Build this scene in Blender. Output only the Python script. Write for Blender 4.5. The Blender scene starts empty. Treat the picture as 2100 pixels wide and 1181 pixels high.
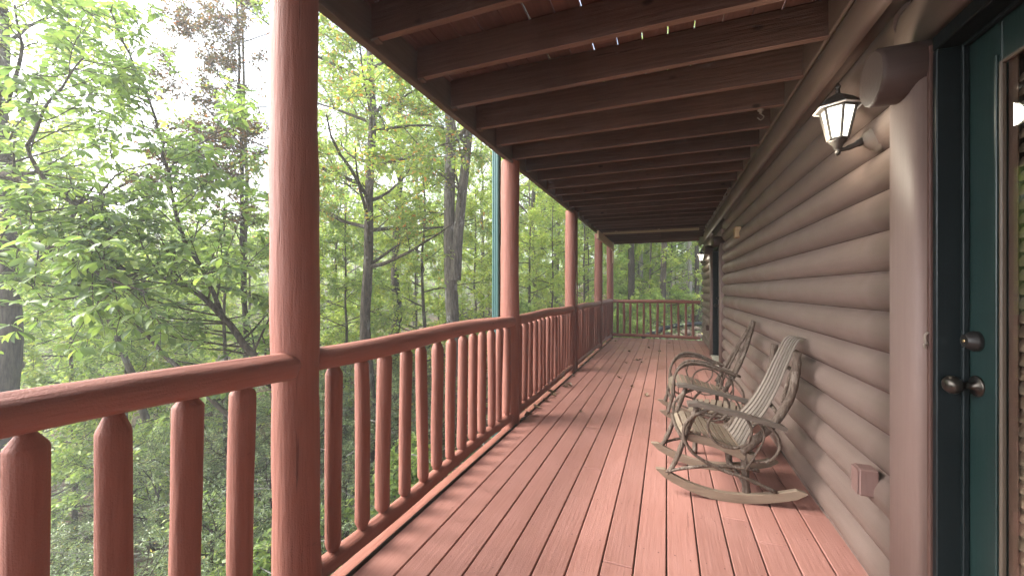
import bpy, math, random
import numpy as np
from mathutils import Vector, Matrix

# ------------------------------------------------------------------ camera, world, sun
scn = bpy.context.scene
COL = scn.collection
YAW = math.radians(21.2)
CS, SN = math.cos(YAW), math.sin(YAW)
CH, FPX, HOR = 1.3, 818.0, 594.0
cam_d = bpy.data.cameras.new('camera')
cam = bpy.data.objects.new('camera', cam_d); COL.objects.link(cam)
cam.location = (0, 0, CH); cam.rotation_euler = (math.radians(90), 0, YAW)
cam_d.sensor_width = 36; cam_d.lens = FPX/2100*36
cam_d.shift_y = (HOR-590.5)/2100
cam_d.clip_start = 0.05; cam_d.clip_end = 2000
scn.camera = cam

VEIL_LO, VEIL_HI = 11.0, 190.0
SUN_EL, SUN_AZ = math.radians(44), math.radians(250)     # azimuth clockwise from +Y
world = bpy.data.worlds.new("World"); scn.world = world; world.use_nodes = True
wn, wl = world.node_tree.nodes, world.node_tree.links
wn.clear()
wo = wn.new('ShaderNodeOutputWorld'); bg = wn.new('ShaderNodeBackground')
sky = wn.new('ShaderNodeTexSky'); sky.sky_type = 'NISHITA'; sky.sun_disc = False
sky.sun_elevation = SUN_EL; sky.sun_rotation = SUN_AZ; sky.dust_density = 2.5; sky.air_density = 1.0
cl = wn.new('ShaderNodeMix'); cl.data_type = 'RGBA'
cl.inputs[7].default_value = (15.0, 15.3, 16.0, 1)          # thin bright cloud veil
tc = wn.new('ShaderNodeTexCoord'); nz = wn.new('ShaderNodeTexNoise')
nz.inputs['Scale'].default_value = 2.2; nz.inputs['Detail'].default_value = 6
mp = wn.new('ShaderNodeMapRange'); mp.inputs[1].default_value = .42; mp.inputs[2].default_value = .60
mp.inputs[3].default_value = .5; mp.inputs[4].default_value = .95
wl.new(tc.outputs['Generated'], nz.inputs['Vector']); wl.new(nz.outputs['Fac'], mp.inputs[0])
sx = wn.new('ShaderNodeSeparateXYZ'); gr = wn.new('ShaderNodeMapRange'); mu = wn.new('ShaderNodeMath'); mu.operation = 'MULTIPLY'
gr.inputs[1].default_value = .26; gr.inputs[2].default_value = .50; gr.inputs[3].default_value = 1; gr.inputs[4].default_value = .06   # veil thins out overhead
wl.new(tc.outputs['Generated'], sx.inputs[0]); wl.new(sx.outputs['Z'], gr.inputs[0])
wl.new(gr.outputs[0], mu.inputs[0]); wl.new(mp.outputs[0], mu.inputs[1]); wl.new(mu.outputs[0], cl.inputs[0]); wl.new(sky.outputs[0], cl.inputs[6])
# added fill light: veil brightened around the sun, out of view, dimmer elsewhere
dt = wn.new('ShaderNodeVectorMath'); dt.operation = 'DOT_PRODUCT'
dt.inputs[1].default_value = (math.sin(SUN_AZ)*math.cos(SUN_EL), math.cos(SUN_AZ)*math.cos(SUN_EL), math.sin(SUN_EL))
wl.new(tc.outputs['Generated'], dt.inputs[0])
mxm = wn.new('ShaderNodeMath'); mxm.operation = 'MAXIMUM'; mxm.inputs[1].default_value = 0; wl.new(dt.outputs['Value'], mxm.inputs[0])
pw_ = wn.new('ShaderNodeMath'); pw_.operation = 'POWER'; pw_.inputs[1].default_value = 5.5; wl.new(mxm.outputs[0], pw_.inputs[0])
gm = wn.new('ShaderNodeMapRange'); gm.inputs[3].default_value = VEIL_LO; gm.inputs[4].default_value = VEIL_HI; wl.new(pw_.outputs[0], gm.inputs[0])
vc = wn.new('ShaderNodeVectorMath'); vc.operation = 'SCALE'; vc.inputs[0].default_value = (1.0, 1.02, 1.06)
wl.new(gm.outputs[0], vc.inputs['Scale']); wl.new(vc.outputs[0], cl.inputs[7])
wl.new(cl.outputs[2], bg.inputs[0]); bg.inputs[1].default_value = 0.05
wl.new(bg.outputs[0], wo.inputs[0])

sd = bpy.data.lights.new('sun', 'SUN'); sd.energy = 1.5; sd.angle = math.radians(28); sd.color = (1, .96, .9)
sun = bpy.data.objects.new('sun', sd); COL.objects.link(sun)
to_sun = Vector((math.sin(SUN_AZ)*math.cos(SUN_EL), math.cos(SUN_AZ)*math.cos(SUN_EL), math.sin(SUN_EL)))
sun.rotation_euler = to_sun.to_track_quat('Z', 'Y').to_euler()

scn.view_settings.view_transform = 'Standard'; scn.view_settings.look = 'None'
scn.view_settings.exposure = 2.95; scn.view_settings.gamma = 1
scn.render.engine = 'CYCLES'
cy = scn.cycles
cy.max_bounces = 8; cy.diffuse_bounces = 4; cy.glossy_bounces = 2; cy.transmission_bounces = 4
cy.transparent_max_bounces = 8; cy.sample_clamp_indirect = 6; cy.use_denoising = True
cy.caustics_reflective = False; cy.caustics_refractive = False

def W(u, v, d):
    "world point seen at photo pixel (u, v), at depth d metres"
    l = (u-1050)/FPX*d
    return Vector((l*CS-d*SN, l*SN+d*CS, CH+(HOR-v)/FPX*d))

# ------------------------------------------------------------------ materials
MATS = {}
def mat(name, col, rough=.6, spec=.3, metal=0.0):
    m = bpy.data.materials.new(name); m.use_nodes = True
    b = m.node_tree.nodes['Principled BSDF']
    b.inputs['Base Color'].default_value = (*col, 1); b.inputs['Roughness'].default_value = rough
    b.inputs['Specular IOR Level'].default_value = spec; b.inputs['Metallic'].default_value = metal
    MATS[name] = m
    return m, m.node_tree.nodes, m.node_tree.links, b

def mixc(n, l, fac, a, b, mode='MIX'):
    x = n.new('ShaderNodeMix'); x.data_type = 'RGBA'; x.blend_type = mode
    for sock, val in ((0, fac), (6, a), (7, b)):
        if hasattr(val, 'links'): l.new(val, x.inputs[sock])
        elif sock == 0: x.inputs[0].default_value = val
        else: x.inputs[sock].default_value = (*val, 1)
    return x.outputs[2]

def noise(n, l, vec, scale, detail=4, stretch=None, rough=.55):
    t = n.new('ShaderNodeTexNoise'); t.inputs['Scale'].default_value = scale
    t.inputs['Detail'].default_value = detail; t.inputs['Roughness'].default_value = rough
    if stretch:
        m = n.new('ShaderNodeMapping'); m.inputs['Scale'].default_value = stretch
        l.new(vec, m.inputs['Vector']); vec = m.outputs[0]
    l.new(vec, t.inputs['Vector'])
    return t.outputs['Fac']

def ramp(n, l, fac, lo, hi, a=0.0, b=1.0):
    m = n.new('ShaderNodeMapRange'); m.inputs[1].default_value = lo; m.inputs[2].default_value = hi
    m.inputs[3].default_value = a; m.inputs[4].default_value = b
    l.new(fac, m.inputs[0]); return m.outputs[0]

def bump(n, l, h, bsdf, strength=.3, dist=.004):
    b = n.new('ShaderNodeBump'); b.inputs['Strength'].default_value = strength; b.inputs['Distance'].default_value = dist
    l.new(h, b.inputs['Height']); l.new(b.outputs[0], bsdf.inputs['Normal'])

def addn(n, l, a, b, op='ADD'):
    m = n.new('ShaderNodeMath'); m.operation = op
    for i, s in enumerate((a, b)):
        if hasattr(s, 'links'): l.new(s, m.inputs[i])
        else: m.inputs[i].default_value = s
    return m.outputs[0]

def wood(name, c1, c2, grain, rough=.6, spec=.25, knots=False, bs=.35, wear=None, per_face=.0, fine=1.0, cracks=None, bd=.004):
    "painted or stained wood; grain = stretch vector, small along the fibre"
    m, n, l, b = mat(name, c1, rough, spec)
    co = n.new('ShaderNodeTexCoord').outputs['Object']
    g = noise(n, l, co, 60*fine, 5, grain)
    big = noise(n, l, co, 2.3, 4)
    f = addn(n, l, addn(n, l, g, .5, 'MULTIPLY'), addn(n, l, big, .5, 'MULTIPLY'))
    c = mixc(n, l, ramp(n, l, f, .36, .64), c1, c2)
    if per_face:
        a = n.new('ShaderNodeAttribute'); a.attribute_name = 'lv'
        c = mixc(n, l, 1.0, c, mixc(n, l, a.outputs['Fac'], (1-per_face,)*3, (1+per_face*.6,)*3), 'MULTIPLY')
    if knots:
        v = n.new('ShaderNodeTexVoronoi'); v.inputs['Scale'].default_value = 1.0
        mpn = n.new('ShaderNodeMapping'); mpn.inputs['Scale'].default_value = knots
        l.new(co, mpn.inputs['Vector']); l.new(mpn.outputs[0], v.inputs['Vector'])
        c = mixc(n, l, ramp(n, l, v.outputs['Distance'], .05, .11, .85, 0), c, tuple(x*.25 for x in c1))
    if wear:
        w = noise(n, l, co, 9, 8, (1, .35, 1), .7)
        c = mixc(n, l, ramp(n, l, w, .66, .72, 0, .8), c, wear)
    if cracks:
        ck = ramp(n, l, noise(n, l, co, 1, 3, cracks, .6), .70, .735, 0, 1)
        c = mixc(n, l, addn(n, l, ck, .55, 'MULTIPLY'), c, tuple(x*.35 for x in c1))
        g = addn(n, l, g, addn(n, l, ck, -1.5, 'MULTIPLY'))
    l.new(c, b.inputs['Base Color'])
    l.new(ramp(n, l, big, .3, .7, rough-.08, rough+.1), b.inputs['Roughness'])
    fine_n = noise(n, l, co, 160, 3)
    bump(n, l, addn(n, l, addn(n, l, g, 1.0, 'MULTIPLY'), addn(n, l, fine_n, .35, 'MULTIPLY')), b, bs, bd)
    return m

wood('red_log', (0.2337, 0.0902, 0.0640), (0.2747, 0.1148, 0.0845), (1, 1, .08), .6, .3, bs=.6, bd=.008, wear=(0.1722, 0.0656, 0.0467), cracks=(60, 60, 1.8), per_face=.12)
wood('red_rail', (0.2460, 0.0968, 0.0689), (0.2952, 0.1246, 0.0927), (1, .08, 1), .55, .35, bs=.6, bd=.008, wear=(0.1886, 0.0697, 0.0492), cracks=(60, 1.8, 60))
wood('red_rail_cross', (0.2460, 0.0968, 0.0689), (0.2952, 0.1246, 0.0927), (.08, 1, 1), .6, .3, bs=.6, bd=.008)
wood('deck_paint', (.305, .143, .114), (.36, .180, .148), (1, .05, 1), .5, .3, bs=.5, bd=.006, wear=(.26, .13, .107), per_face=.15, cracks=(75, 1.3, 1))
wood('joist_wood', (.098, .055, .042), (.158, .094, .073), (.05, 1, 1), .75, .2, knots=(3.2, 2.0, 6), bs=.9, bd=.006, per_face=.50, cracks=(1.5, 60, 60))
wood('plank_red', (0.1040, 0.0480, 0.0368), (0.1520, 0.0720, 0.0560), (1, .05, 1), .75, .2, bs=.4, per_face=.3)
wood('rim_wood', (0.1105, 0.0808, 0.0638), (0.1530, 0.1148, 0.0918), (1, .05, 1), .75, .2, bs=.4)
wood('edge_wood', (.045, .030, .023), (.07, .048, .037), (1, .05, 1), .8, .2, bs=.5)
mat('brown_frame', (.12, .06, .045), .5)
mat('screw_red', (0.1014, 0.0429, 0.0351), .6)
wood('arm_wood', (0.1040, 0.0840, 0.0680), (0.1760, 0.1440, 0.1200), (.08, 1, 1), .65, .3, bs=.5)
wood('new_lumber', (0.3750, 0.2700, 0.1575), (0.4500, 0.3375, 0.2100), (.08, .08, 1), .7, .2, bs=.3)
wood('log_brown', (.148, .105, .087), (.168, .121, .101), (1, .04, 1), .52, .35, bs=.18, per_face=.08)
wood('log_brown_upright', (0.1560, 0.1061, 0.0897), (0.1755, 0.1209, 0.1030), (1, 1, .04), .58, .3, bs=.25)
wood('dark_brown_trim', (0.0562, 0.0285, 0.0225), (0.0750, 0.0390, 0.0300), (1, 1, .05), .6, .3, bs=.2)
wood('stub_brown', (0.0496, 0.0320, 0.0272), (0.0640, 0.0416, 0.0352), (.1, 1, 1), .6, .3, bs=.3)
wood('door_green', (0.0056, 0.0160, 0.0148), (0.0080, 0.0216, 0.0200), (1, 1, .05), .42, .4, bs=.15, wear=(0.0096, 0.0264, 0.0240))
wood('jamb_green', (.0015, .0042, .005), (.0022, .006, .007), (1, 1, .05), .5, .3, bs=.15)
wood('box_pink', (.15, .088, .075), (.18, .11, .095), (1, 1, .2), .55, .3, bs=.2)
mat('gutter_green', (0.0390, 0.1092, 0.1014), .45, .4)
mat('bronze', (.055, .047, .040), .32, .5, .9)
mat('dark_metal', (0.0273, 0.0250, 0.0234), .45, .4, .6)
mat('lamp_metal', (.055, .048, .042), .5, .4, .3)
mat('lamp_rim', (.45, .42, .40), .4, .5, .2)
mat('mount_beige', (0.2106, 0.1716, 0.1365), .55, .3)
mat('brass', (.65, .50, .25), .3, .5, 1)
mat('cream_sill', (0.4290, 0.4056, 0.3276), .6, .3)
mat('cable_grey', (0.1716, 0.1560, 0.1404), .6, .3)
mat('black_plastic', (.015, .016, .018), .4, .4)
mat('interior_dark', (.02, .012, .010), .8, .1)
mat('glazing_bead', (0.0780, 0.0585, 0.0429), .5, .3)
wood('slat_brown', (.26, .16, .11), (.32, .21, .15), (1, .05, 1), .4, .4, bs=.1)
m, n, l, b = mat('pane_glass', (1, 1, 1), .02, .5)
n.clear()
o_ = n.new('ShaderNodeOutputMaterial'); mx = n.new('ShaderNodeMixShader'); tr = n.new('ShaderNodeBsdfTransparent'); gl = n.new('ShaderNodeBsdfGlossy')
gl.inputs['Roughness'].default_value = .03; tr.inputs[0].default_value = (.85, .88, .86, 1)
fr = n.new('ShaderNodeLayerWeight'); fr.inputs[0].default_value = .5
l.new(ramp(n, l, addn(n, l, fr.outputs['Facing'], 3.0, 'POWER'), 0, 1, .03, .45), mx.inputs[0]); l.new(tr.outputs[0], mx.inputs[1]); l.new(gl.outputs[0], mx.inputs[2]); l.new(mx.outputs[0], o_.inputs[0])
def emis(name, col, s):
    m, n, l, b = mat(name, (.8, .8, .75), .4)
    b.inputs['Emission Color'].default_value = (*col, 1); b.inputs['Emission Strength'].default_value = s
emis('lamp_glass', (1, .97, .84), .55)
emis('lamp_bulb', (1, .95, .80), 9)

def bark(name, c1, c2, c3=None, scale=1.0):
    m, n, l, b = mat(name, c1, .9, .1)
    co = n.new('ShaderNodeTexCoord').outputs['Object']
    g = noise(n, l, co, 22*scale, 6, (1, 1, .18), .65)
    c = mixc(n, l, ramp(n, l, g, .38, .62), c1, c2)
    if c3:
        p = noise(n, l, co, 5*scale, 6, (1, 1, .5), .7)
        c = mixc(n, l, ramp(n, l, p, .56, .62, 0, .85), c, c3)
    l.new(c, b.inputs['Base Color']); bump(n, l, g, b, .9, .03)
bark('bark_brown', (.055, .043, .034), (.14, .112, .088), (.20, .19, .165))
bark('bark_grey', (.085, .072, .060), (.20, .175, .145), (.33, .32, .295))
bark('bark_dark', (.035, .028, .022), (.09, .072, .056))
bark('bark_pale', (.24, .22, .19), (.38, .36, .32), (.10, .085, .07))
bark('twig_bark', (0.0975, 0.0702, 0.0546), (0.1716, 0.1326, 0.1053), (0.2340, 0.1911, 0.1560), 3)
wood('slat_wood', (.165, .128, .092), (.24, .19, .14), (.5, .5, .5), .62, .3, bs=.4, per_face=.2)
wood('back_slat', (.140, .113, .092), (.195, .163, .136), (1, 1, .1), .55, .3, bs=.4, per_face=.28)
wood('rocker_wood', (0.1920, 0.1400, 0.1000), (0.2880, 0.2240, 0.1640), (.08, 1, 1), .6, .3, bs=.4)

def leafmat(name, cols, trans=.48, stop=None, gloss=.28):
    "cols: colour list picked per leaf by its own random value"
    m = bpy.data.materials.new(name); m.use_nodes = True; MATS[name] = m
    n, l = m.node_tree.nodes, m.node_tree.links; n.clear()
    o = n.new('ShaderNodeOutputMaterial')
    at = n.new('ShaderNodeAttribute'); at.attribute_name = 'lv'
    cr = n.new('ShaderNodeValToRGB'); e = cr.color_ramp.elements
    k = len(cols); pos = stop or [i/(k-1) for i in range(k)]
    e[0].position = pos[0]; e[0].color = (*cols[0], 1); e[1].position = pos[-1]; e[1].color = (*cols[-1], 1)
    for i in range(1, k-1):
        x = e.new(pos[i]); x.color = (*cols[i], 1)
    l.new(at.outputs['Fac'], cr.inputs[0])
    p = n.new('ShaderNodeBsdfPrincipled'); p.inputs['Roughness'].default_value = gloss+.12
    p.inputs['Specular IOR Level'].default_value = .6
    t = n.new('ShaderNodeBsdfTranslucent')
    l.new(cr.outputs[0], p.inputs['Base Color'])
    tm = mixc(n, l, 1.0, cr.outputs[0], (1.25, 1.35, .75), 'MULTIPLY')
    l.new(tm, t.inputs[0])
    x = n.new('ShaderNodeMixShader'); x.inputs[0].default_value = trans
    l.new(p.outputs[0], x.inputs[1]); l.new(t.outputs[0], x.inputs[2]); l.new(x.outputs[0], o.inputs[0])
leafmat('leaf_big', [(.12, .18, .075), (.19, .27, .10), (.27, .37, .12), (.38, .46, .15)])
leafmat('leaf_green', [(.17, .25, .09), (.27, .37, .12), (.38, .48, .14), (.50, .56, .19)])
leafmat('leaf_yellow', [(.22, .30, .09), (.34, .43, .12), (.48, .54, .14), (.58, .56, .18)])
leafmat('leaf_autumn', [(.17, .24, .08), (.27, .36, .10), (.38, .44, .12), (.60, .38, .10), (.60, .20, .07)], stop=[0, .45, .84, .93, 1])
leafmat('leaf_rust', [(.085, .058, .035), (.150, .085, .045), (.110, .125, .050), (.360, .110, .045)], stop=[0, .45, .8, 1])
leafmat('leaf_dull', [(.10, .145, .072), (.185, .25, .12), (.28, .35, .17), (.40, .45, .23), (.60, .46, .12)], stop=[0, .4, .75, .96, 1], trans=.3)
leafmat('litter', [(.07, .042, .025), (.14, .085, .05), (.24, .16, .095), (.05, .03, .02)], trans=.1)

# ------------------------------------------------------------------ mesh helpers
class MB:
    def __init__(s): s.v = []; s.f = []; s.a = []; s.n = 0; s.smooth = []
    def add(s, verts, faces, lv=None, smooth=False):
        o = s.n; s.v.extend([tuple(p) for p in verts]); s.n += len(verts)
        for f in faces: s.f.append([i+o for i in f])
        s.a.extend([random.random() if lv is None else lv]*len(faces)); s.smooth.extend([smooth]*len(faces))
    def box(s, x0, x1, y0, y1, z0, z1, lv=None):
        v = [(x, y, z) for x in (x0, x1) for y in (y0, y1) for z in (z0, z1)]
        s.add(v, [(0,1,3,2), (4,6,7,5), (0,4,5,1), (2,3,7,6), (0,2,6,4), (1,5,7,3)], random.random() if lv is None else lv)
    def bbox(s, x0, x1, y0, y1, z0, z1, c=.004, lv=None):
        "box with chamfered long edges on top and sides"
        import itertools
        v = []
        for (x, y, z) in itertools.product((0, 1), repeat=3):
            X, Y, Z = (x0, x1)[x], (y0, y1)[y], (z0, z1)[z]
            sx, sy, sz = c*(1-2*x), c*(1-2*y), c*(1-2*z)
            v += [(X, Y+sy, Z+sz), (X+sx, Y, Z+sz), (X+sx, Y+sy, Z)]
        def i(x, y, z, k): return ((x*2+y)*2+z)*3+k
        F = []
        for a in (0, 1):
            F.append([i(a,0,0,0), i(a,0,1,0), i(a,1,1,0), i(a,1,0,0)][::(1 if a == 0 else -1)])
            F.append([i(0,a,0,1), i(0,a,1,1), i(1,a,1,1), i(1,a,0,1)][::(-1 if a == 0 else 1)])
            F.append([i(0,0,a,2), i(0,1,a,2), i(1,1,a,2), i(1,0,a,2)][::(1 if a == 0 else -1)])
        for a in (0, 1):
            for b_ in (0, 1):
                F.append([i(a,b_,0,0), i(a,b_,1,0), i(a,b_,1,1), i(a,b_,0,1)])
                F.append([i(a,0,b_,0), i(a,1,b_,0), i(a,1,b_,2), i(a,0,b_,2)])
                F.append([i(0,a,b_,1), i(1,a,b_,1), i(1,a,b_,2), i(0,a,b_,2)])
        for c_ in itertools.product((0, 1), repeat=3): F.append([i(*c_, 0), i(*c_, 1), i(*c_, 2)])
        s.add(v, F, random.random() if lv is None else lv)
    def tube(s, pts, rads, sides=8, caps=True, smooth=True, jitter=0.0, rng=None, lv=None, squash=None):
        pts = [Vector(p) for p in pts]; k = len(pts)
        if not hasattr(rads, '__len__'): rads = [rads]*k
        t0 = (pts[1]-pts[0]).normalized()
        ref = Vector((0, 0, 1)) if abs(t0.z) < .9 else Vector((0, 1, 0))
        nrm = (ref - t0*ref.dot(t0)).normalized()
        vs = []
        for i in range(k):
            t = (pts[min(i+1, k-1)]-pts[max(i-1, 0)]).normalized()
            nrm = (nrm - t*nrm.dot(t)); nrm.normalize()
            bi = t.cross(nrm)
            for j in range(sides):
                a = 2*math.pi*j/sides
                r = rads[i]*(1+(rng.uniform(-jitter, jitter) if rng and jitter else 0))
                vs.append(pts[i] + nrm*math.cos(a)*r*(squash or 1) + bi*math.sin(a)*r)
        fs = [(i*sides+j, i*sides+(j+1) % sides, (i+1)*sides+(j+1) % sides, (i+1)*sides+j) for i in range(k-1) for j in range(sides)]
        lv = random.random() if lv is None else lv
        s.add(vs, fs, lv, smooth)
        if caps:
            o = s.n-len(vs)
            s.f.append([o+j for j in range(sides)][::-1]); s.f.append([o+(k-1)*sides+j for j in range(sides)])
            s.a += [lv, lv]; s.smooth += [False, False]
    def lathe(s, origin, axis, prof, sides=20, smooth=True, lv=.5):
        axis = Vector(axis).normalized(); ref = Vector((0, 0, 1)) if abs(axis.z) < .9 else Vector((1, 0, 0))
        a1 = (ref-axis*ref.dot(axis)).normalized(); a2 = axis.cross(a1); o = Vector(origin); vs = []
        for (h, r) in prof:
            for j in range(sides):
                t = 2*math.pi*j/sides; vs.append(o+axis*h+a1*math.cos(t)*r+a2*math.sin(t)*r)
        k = len(prof)
        fs = [(i*sides+j, i*sides+(j+1) % sides, (i+1)*sides+(j+1) % sides, (i+1)*sides+j) for i in range(k-1) for j in range(sides)]
        s.add(vs, fs, lv, smooth); b = s.n-len(vs)
        s.f += [[b+j for j in range(sides)][::-1], [b+(k-1)*sides+j for j in range(sides)]]; s.a += [lv, lv]; s.smooth += [False]*2
    def prism(s, poly, p_of, w0, w1, lv=None, smooth=False):
        "poly: 2D outline; p_of(a,b,w) -> point"
        k = len(poly); vs = [p_of(a, b, w0) for a, b in poly]+[p_of(a, b, w1) for a, b in poly]
        fs = [(i, (i+1) % k, k+(i+1) % k, k+i) for i in range(k)]
        lv = random.random() if lv is None else lv
        s.add(vs, fs, lv, smooth); o = s.n-len(vs)
        s.f += [list(range(o, o+k))[::-1], list(range(o+k, o+2*k))]; s.a += [lv]*2; s.smooth += [False]*2
    def build(s, name, material, parent=None, loc=None):
        me = bpy.data.meshes.new(name); me.from_pydata(s.v, [], s.f); me.update()
        at = me.attributes.new('lv', 'FLOAT', 'FACE'); at.data.foreach_set('value', np.array(s.a, dtype=np.float32))
        me.polygons.foreach_set('use_smooth', s.smooth)
        me.materials.append(MATS[material])
        o = bpy.data.objects.new(name, me); COL.objects.link(o)
        if loc is not None: o.location = loc
        if parent: o.parent = parent
        return o

def tag(o, label=None, cat=None, group=None, kind=None):
    if label: o['label'] = label
    if cat: o['category'] = cat
    if group: o['group'] = group
    if kind: o['kind'] = kind
    return o
def empty(name, loc=(0, 0, 0), rz=0, **kw):
    o = bpy.data.objects.new(name, None); COL.objects.link(o); o.location = loc; o.rotation_euler = (0, 0, rz)
    o.empty_display_size = .1
    return tag(o, **kw)
def child(mb, name, material, root):
    "mesh in world coordinates, parented to an unrotated empty"
    o = mb.build(name, material, root); o.location = -root.location
    return o
def dup(root, loc, rz=0, scale=None, label=None):
    r = root.copy(); COL.objects.link(r); r.location = loc; r.rotation_euler = (0, 0, rz)
    if scale: r.scale = (scale,)*3
    if label: r['label'] = label
    for ch in list(root.children):
        c = ch.copy(); COL.objects.link(c); c.parent = r
        for g in list(ch.children):
            d = g.copy(); COL.objects.link(d); d.parent = c
    return r

def spline(P, n=6):
    P = [Vector(p) for p in P]; Q = [P[0]*2-P[1]]+P+[P[-1]*2-P[-2]]; out = []
    for i in range(1, len(Q)-2):
        for k in range(n):
            t = k/n; a, b, c, d = Q[i-1], Q[i], Q[i+1], Q[i+2]
            out.append(.5*((2*b)+(c-a)*t+(2*a-5*b+4*c-d)*t*t+(3*b-a-3*c+d)*t**3))
    out.append(P[-1]); return out

def peeled(mb, p0, p1, r, seed, sides=10, step=.06, ends=(0, 0), wob=.004, jit=.045, neck=.45, smooth=False, key=.35):
    "hand peeled log: every facet wanders on its own; ends = chamfer lengths"
    rng = random.Random(seed); p0, p1 = Vector(p0), Vector(p1); L = (p1-p0).length; t = (p1-p0)/L
    n = max(3, int(L/step)); hs = [L*i/n for i in range(n+1)]; fac = [1]*len(hs)
    if ends[0]: hs = [0, .002, ends[0]*.93, ends[0]*1.12]+[h for h in hs if h > ends[0]*1.7]; fac = [neck, neck*1.03, .94, 1]+[1]*(len(hs)-4)
    if ends[1]:
        hs = [h for h in hs if h < L-ends[1]*1.7]+[L-ends[1]*1.12, L-ends[1]*.93, L-.002, L]; fac = (fac+[1]*99)[:len(hs)-3]+[.94, neck*1.03, neck]
    ref = Vector((0, 0, 1)) if abs(t.z) < .9 else Vector((1, 0, 0))
    a1 = (ref-t*ref.dot(t)).normalized(); a2 = t.cross(a1); ph = rng.uniform(0, 6.28)
    K = []
    for j in range(sides):
        h, ks = -rng.uniform(0, key), []
        while h < L+key*2: ks.append((h, rng.uniform(-jit, jit))); h += key*rng.uniform(.35, 1.3)
        K.append(ks)
    def off(j, h):
        ks = K[j]
        for a, b in zip(ks, ks[1:]):
            if a[0] <= h <= b[0]: return a[1]+(b[1]-a[1])*(h-a[0])/(b[0]-a[0])
        return 0
    wx, wy = rng.uniform(0, 6), rng.uniform(0, 6); tp = rng.uniform(-.05, .05); vs = []
    an = [2*math.pi*(j+rng.uniform(-.22, .22))/sides for j in range(sides)]
    for h, f in zip(hs, fac):
        c = p0+t*h+a1*wob*math.sin(h*3+wx)*1.2+a2*wob*math.sin(h*2.3+wy)
        for j in range(sides):
            a = ph+an[j]; vs.append(c+(a1*math.cos(a)+a2*math.sin(a))*r*f*(1+off(j, h)+tp*(h/L-.5)))
    k = len(hs)
    mb.add(vs, [(i*sides+j, i*sides+(j+1) % sides, (i+1)*sides+(j+1) % sides, (i+1)*sides+j) for i in range(k-1) for j in range(sides)], rng.random(), smooth)
    o = mb.n-len(vs); mb.f += [[o+j for j in range(sides)][::-1], [o+(k-1)*sides+j for j in range(sides)]]; mb.a += [.5]*2; mb.smooth += [False]*2

# ------------------------------------------------------------------ terrain
def sstep(x, a, b):
    t = min(1, max(0, (x-a)/(b-a))); return t*t*(3-2*t)
def ground(x, y):
    far = sstep(y, 1, 12)
    left = max(0, -(x+1.6))
    z = -3.3+2.65*far - (.30-.16*far)*min(left, 24)
    z += .16*max(0, left-30)
    z += .10*max(0, y-16)
    z += .12*math.sin(x*.9+y*.5)+.10*math.sin(y*1.1-x*.4)
    return z
def make_ground():
    xs = np.concatenate([np.linspace(-130, -32, 22), np.linspace(-30, 22, 90), np.linspace(25, 110, 16)])
    ys = np.concatenate([np.linspace(-70, -8, 14), np.linspace(-6, 40, 80), np.linspace(44, 140, 20)])
    mb = MB(); V = [(x, y, ground(x, y)) for x in xs for y in ys]; ny = len(ys)
    F = [(i*ny+j, (i+1)*ny+j, (i+1)*ny+j+1, i*ny+j+1) for i in range(len(xs)-1) for j in range(ny-1)]
    mb.add(V, F, .5, True)
    m, n, l, b = mat('forest_floor', (.09, .06, .04), .95, .1)
    co = n.new('ShaderNodeTexCoord').outputs['Object']
    a = noise(n, l, co, 14, 8, None, .75); c = noise(n, l, co, .7, 5)
    k = mixc(n, l, ramp(n, l, a, .35, .65), (.045, .032, .022), (.19, .125, .078))
    k = mixc(n, l, ramp(n, l, c, .5, .62), k, (.055, .085, .03)); l.new(k, b.inputs['Base Color']); bump(n, l, a, b, .9, .08)
    tag(mb.build('ground', 'forest_floor'), kind='structure')
make_ground()

# ------------------------------------------------------------------ deck
YA, YB = -7.0, 11.22
def deck():
    mb = MB(); rng = random.Random(4); p = .1447; g = .007
    k = -9
    while k*p < .82:
        x0, x1 = k*p+g/2, (k+1)*p-g/2
        if k == -9: x0 = -1.338
        y = YA + rng.uniform(-3, 0)
        while y < YB:
            y2 = y+rng.choice([2.4, 3.6, 3.6, 4.8]); a, b = max(y, YA), min(y2-.003, YB)
            if b > a+.02: mb.bbox(x0, min(x1, .872), a, b, -.032, rng.uniform(-.0012, .0012), .0035)
            y = y2
        k += 1
    root = tag(mb.build('porch_deck', 'deck_paint'), kind='structure')
    u = MB()
    for i in range(45): u.box(-1.36, .95, -6.5+i*.4, -6.46+i*.4, -.27, -.034)
    pass
    u.box(-1.36, .95, YB+.002, YB+.04, -.27, -.015)
    u.build('deck_frame', 'rim_wood', root)
    e_ = MB(); e_.bbox(-1.378, -1.362, YA, YB, -.20, -.010, .003); e_.build('edge_strip', 'edge_wood', root); e_ = MB(); e_.bbox(-1.47, -1.380, YA, YB, -.25, -.035, .003); e_.build('rim_board', 'red_rail', root)
    sc_ = MB(); rs_ = random.Random(12)
    for k in range(-9, 6):
        for i in range(29):
            for q in (.035, .11):
                if rs_.random() < .25: continue
                cx, cy = k*p+q+rs_.uniform(-.006, .006), -.3+i*.4+rs_.uniform(-.01, .01); rr = rs_.uniform(.0025, .0042)
                if cx < -1.32 or cy > 11.15: continue
                sc_.add([(cx+rr*math.cos(a), cy+rr*math.sin(a), .0022) for a in np.linspace(0, 2*math.pi, 7)[:-1]], [tuple(range(6))], .5)
    sc_.build('deck_screws', 'screw_red', root)
deck()

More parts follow.
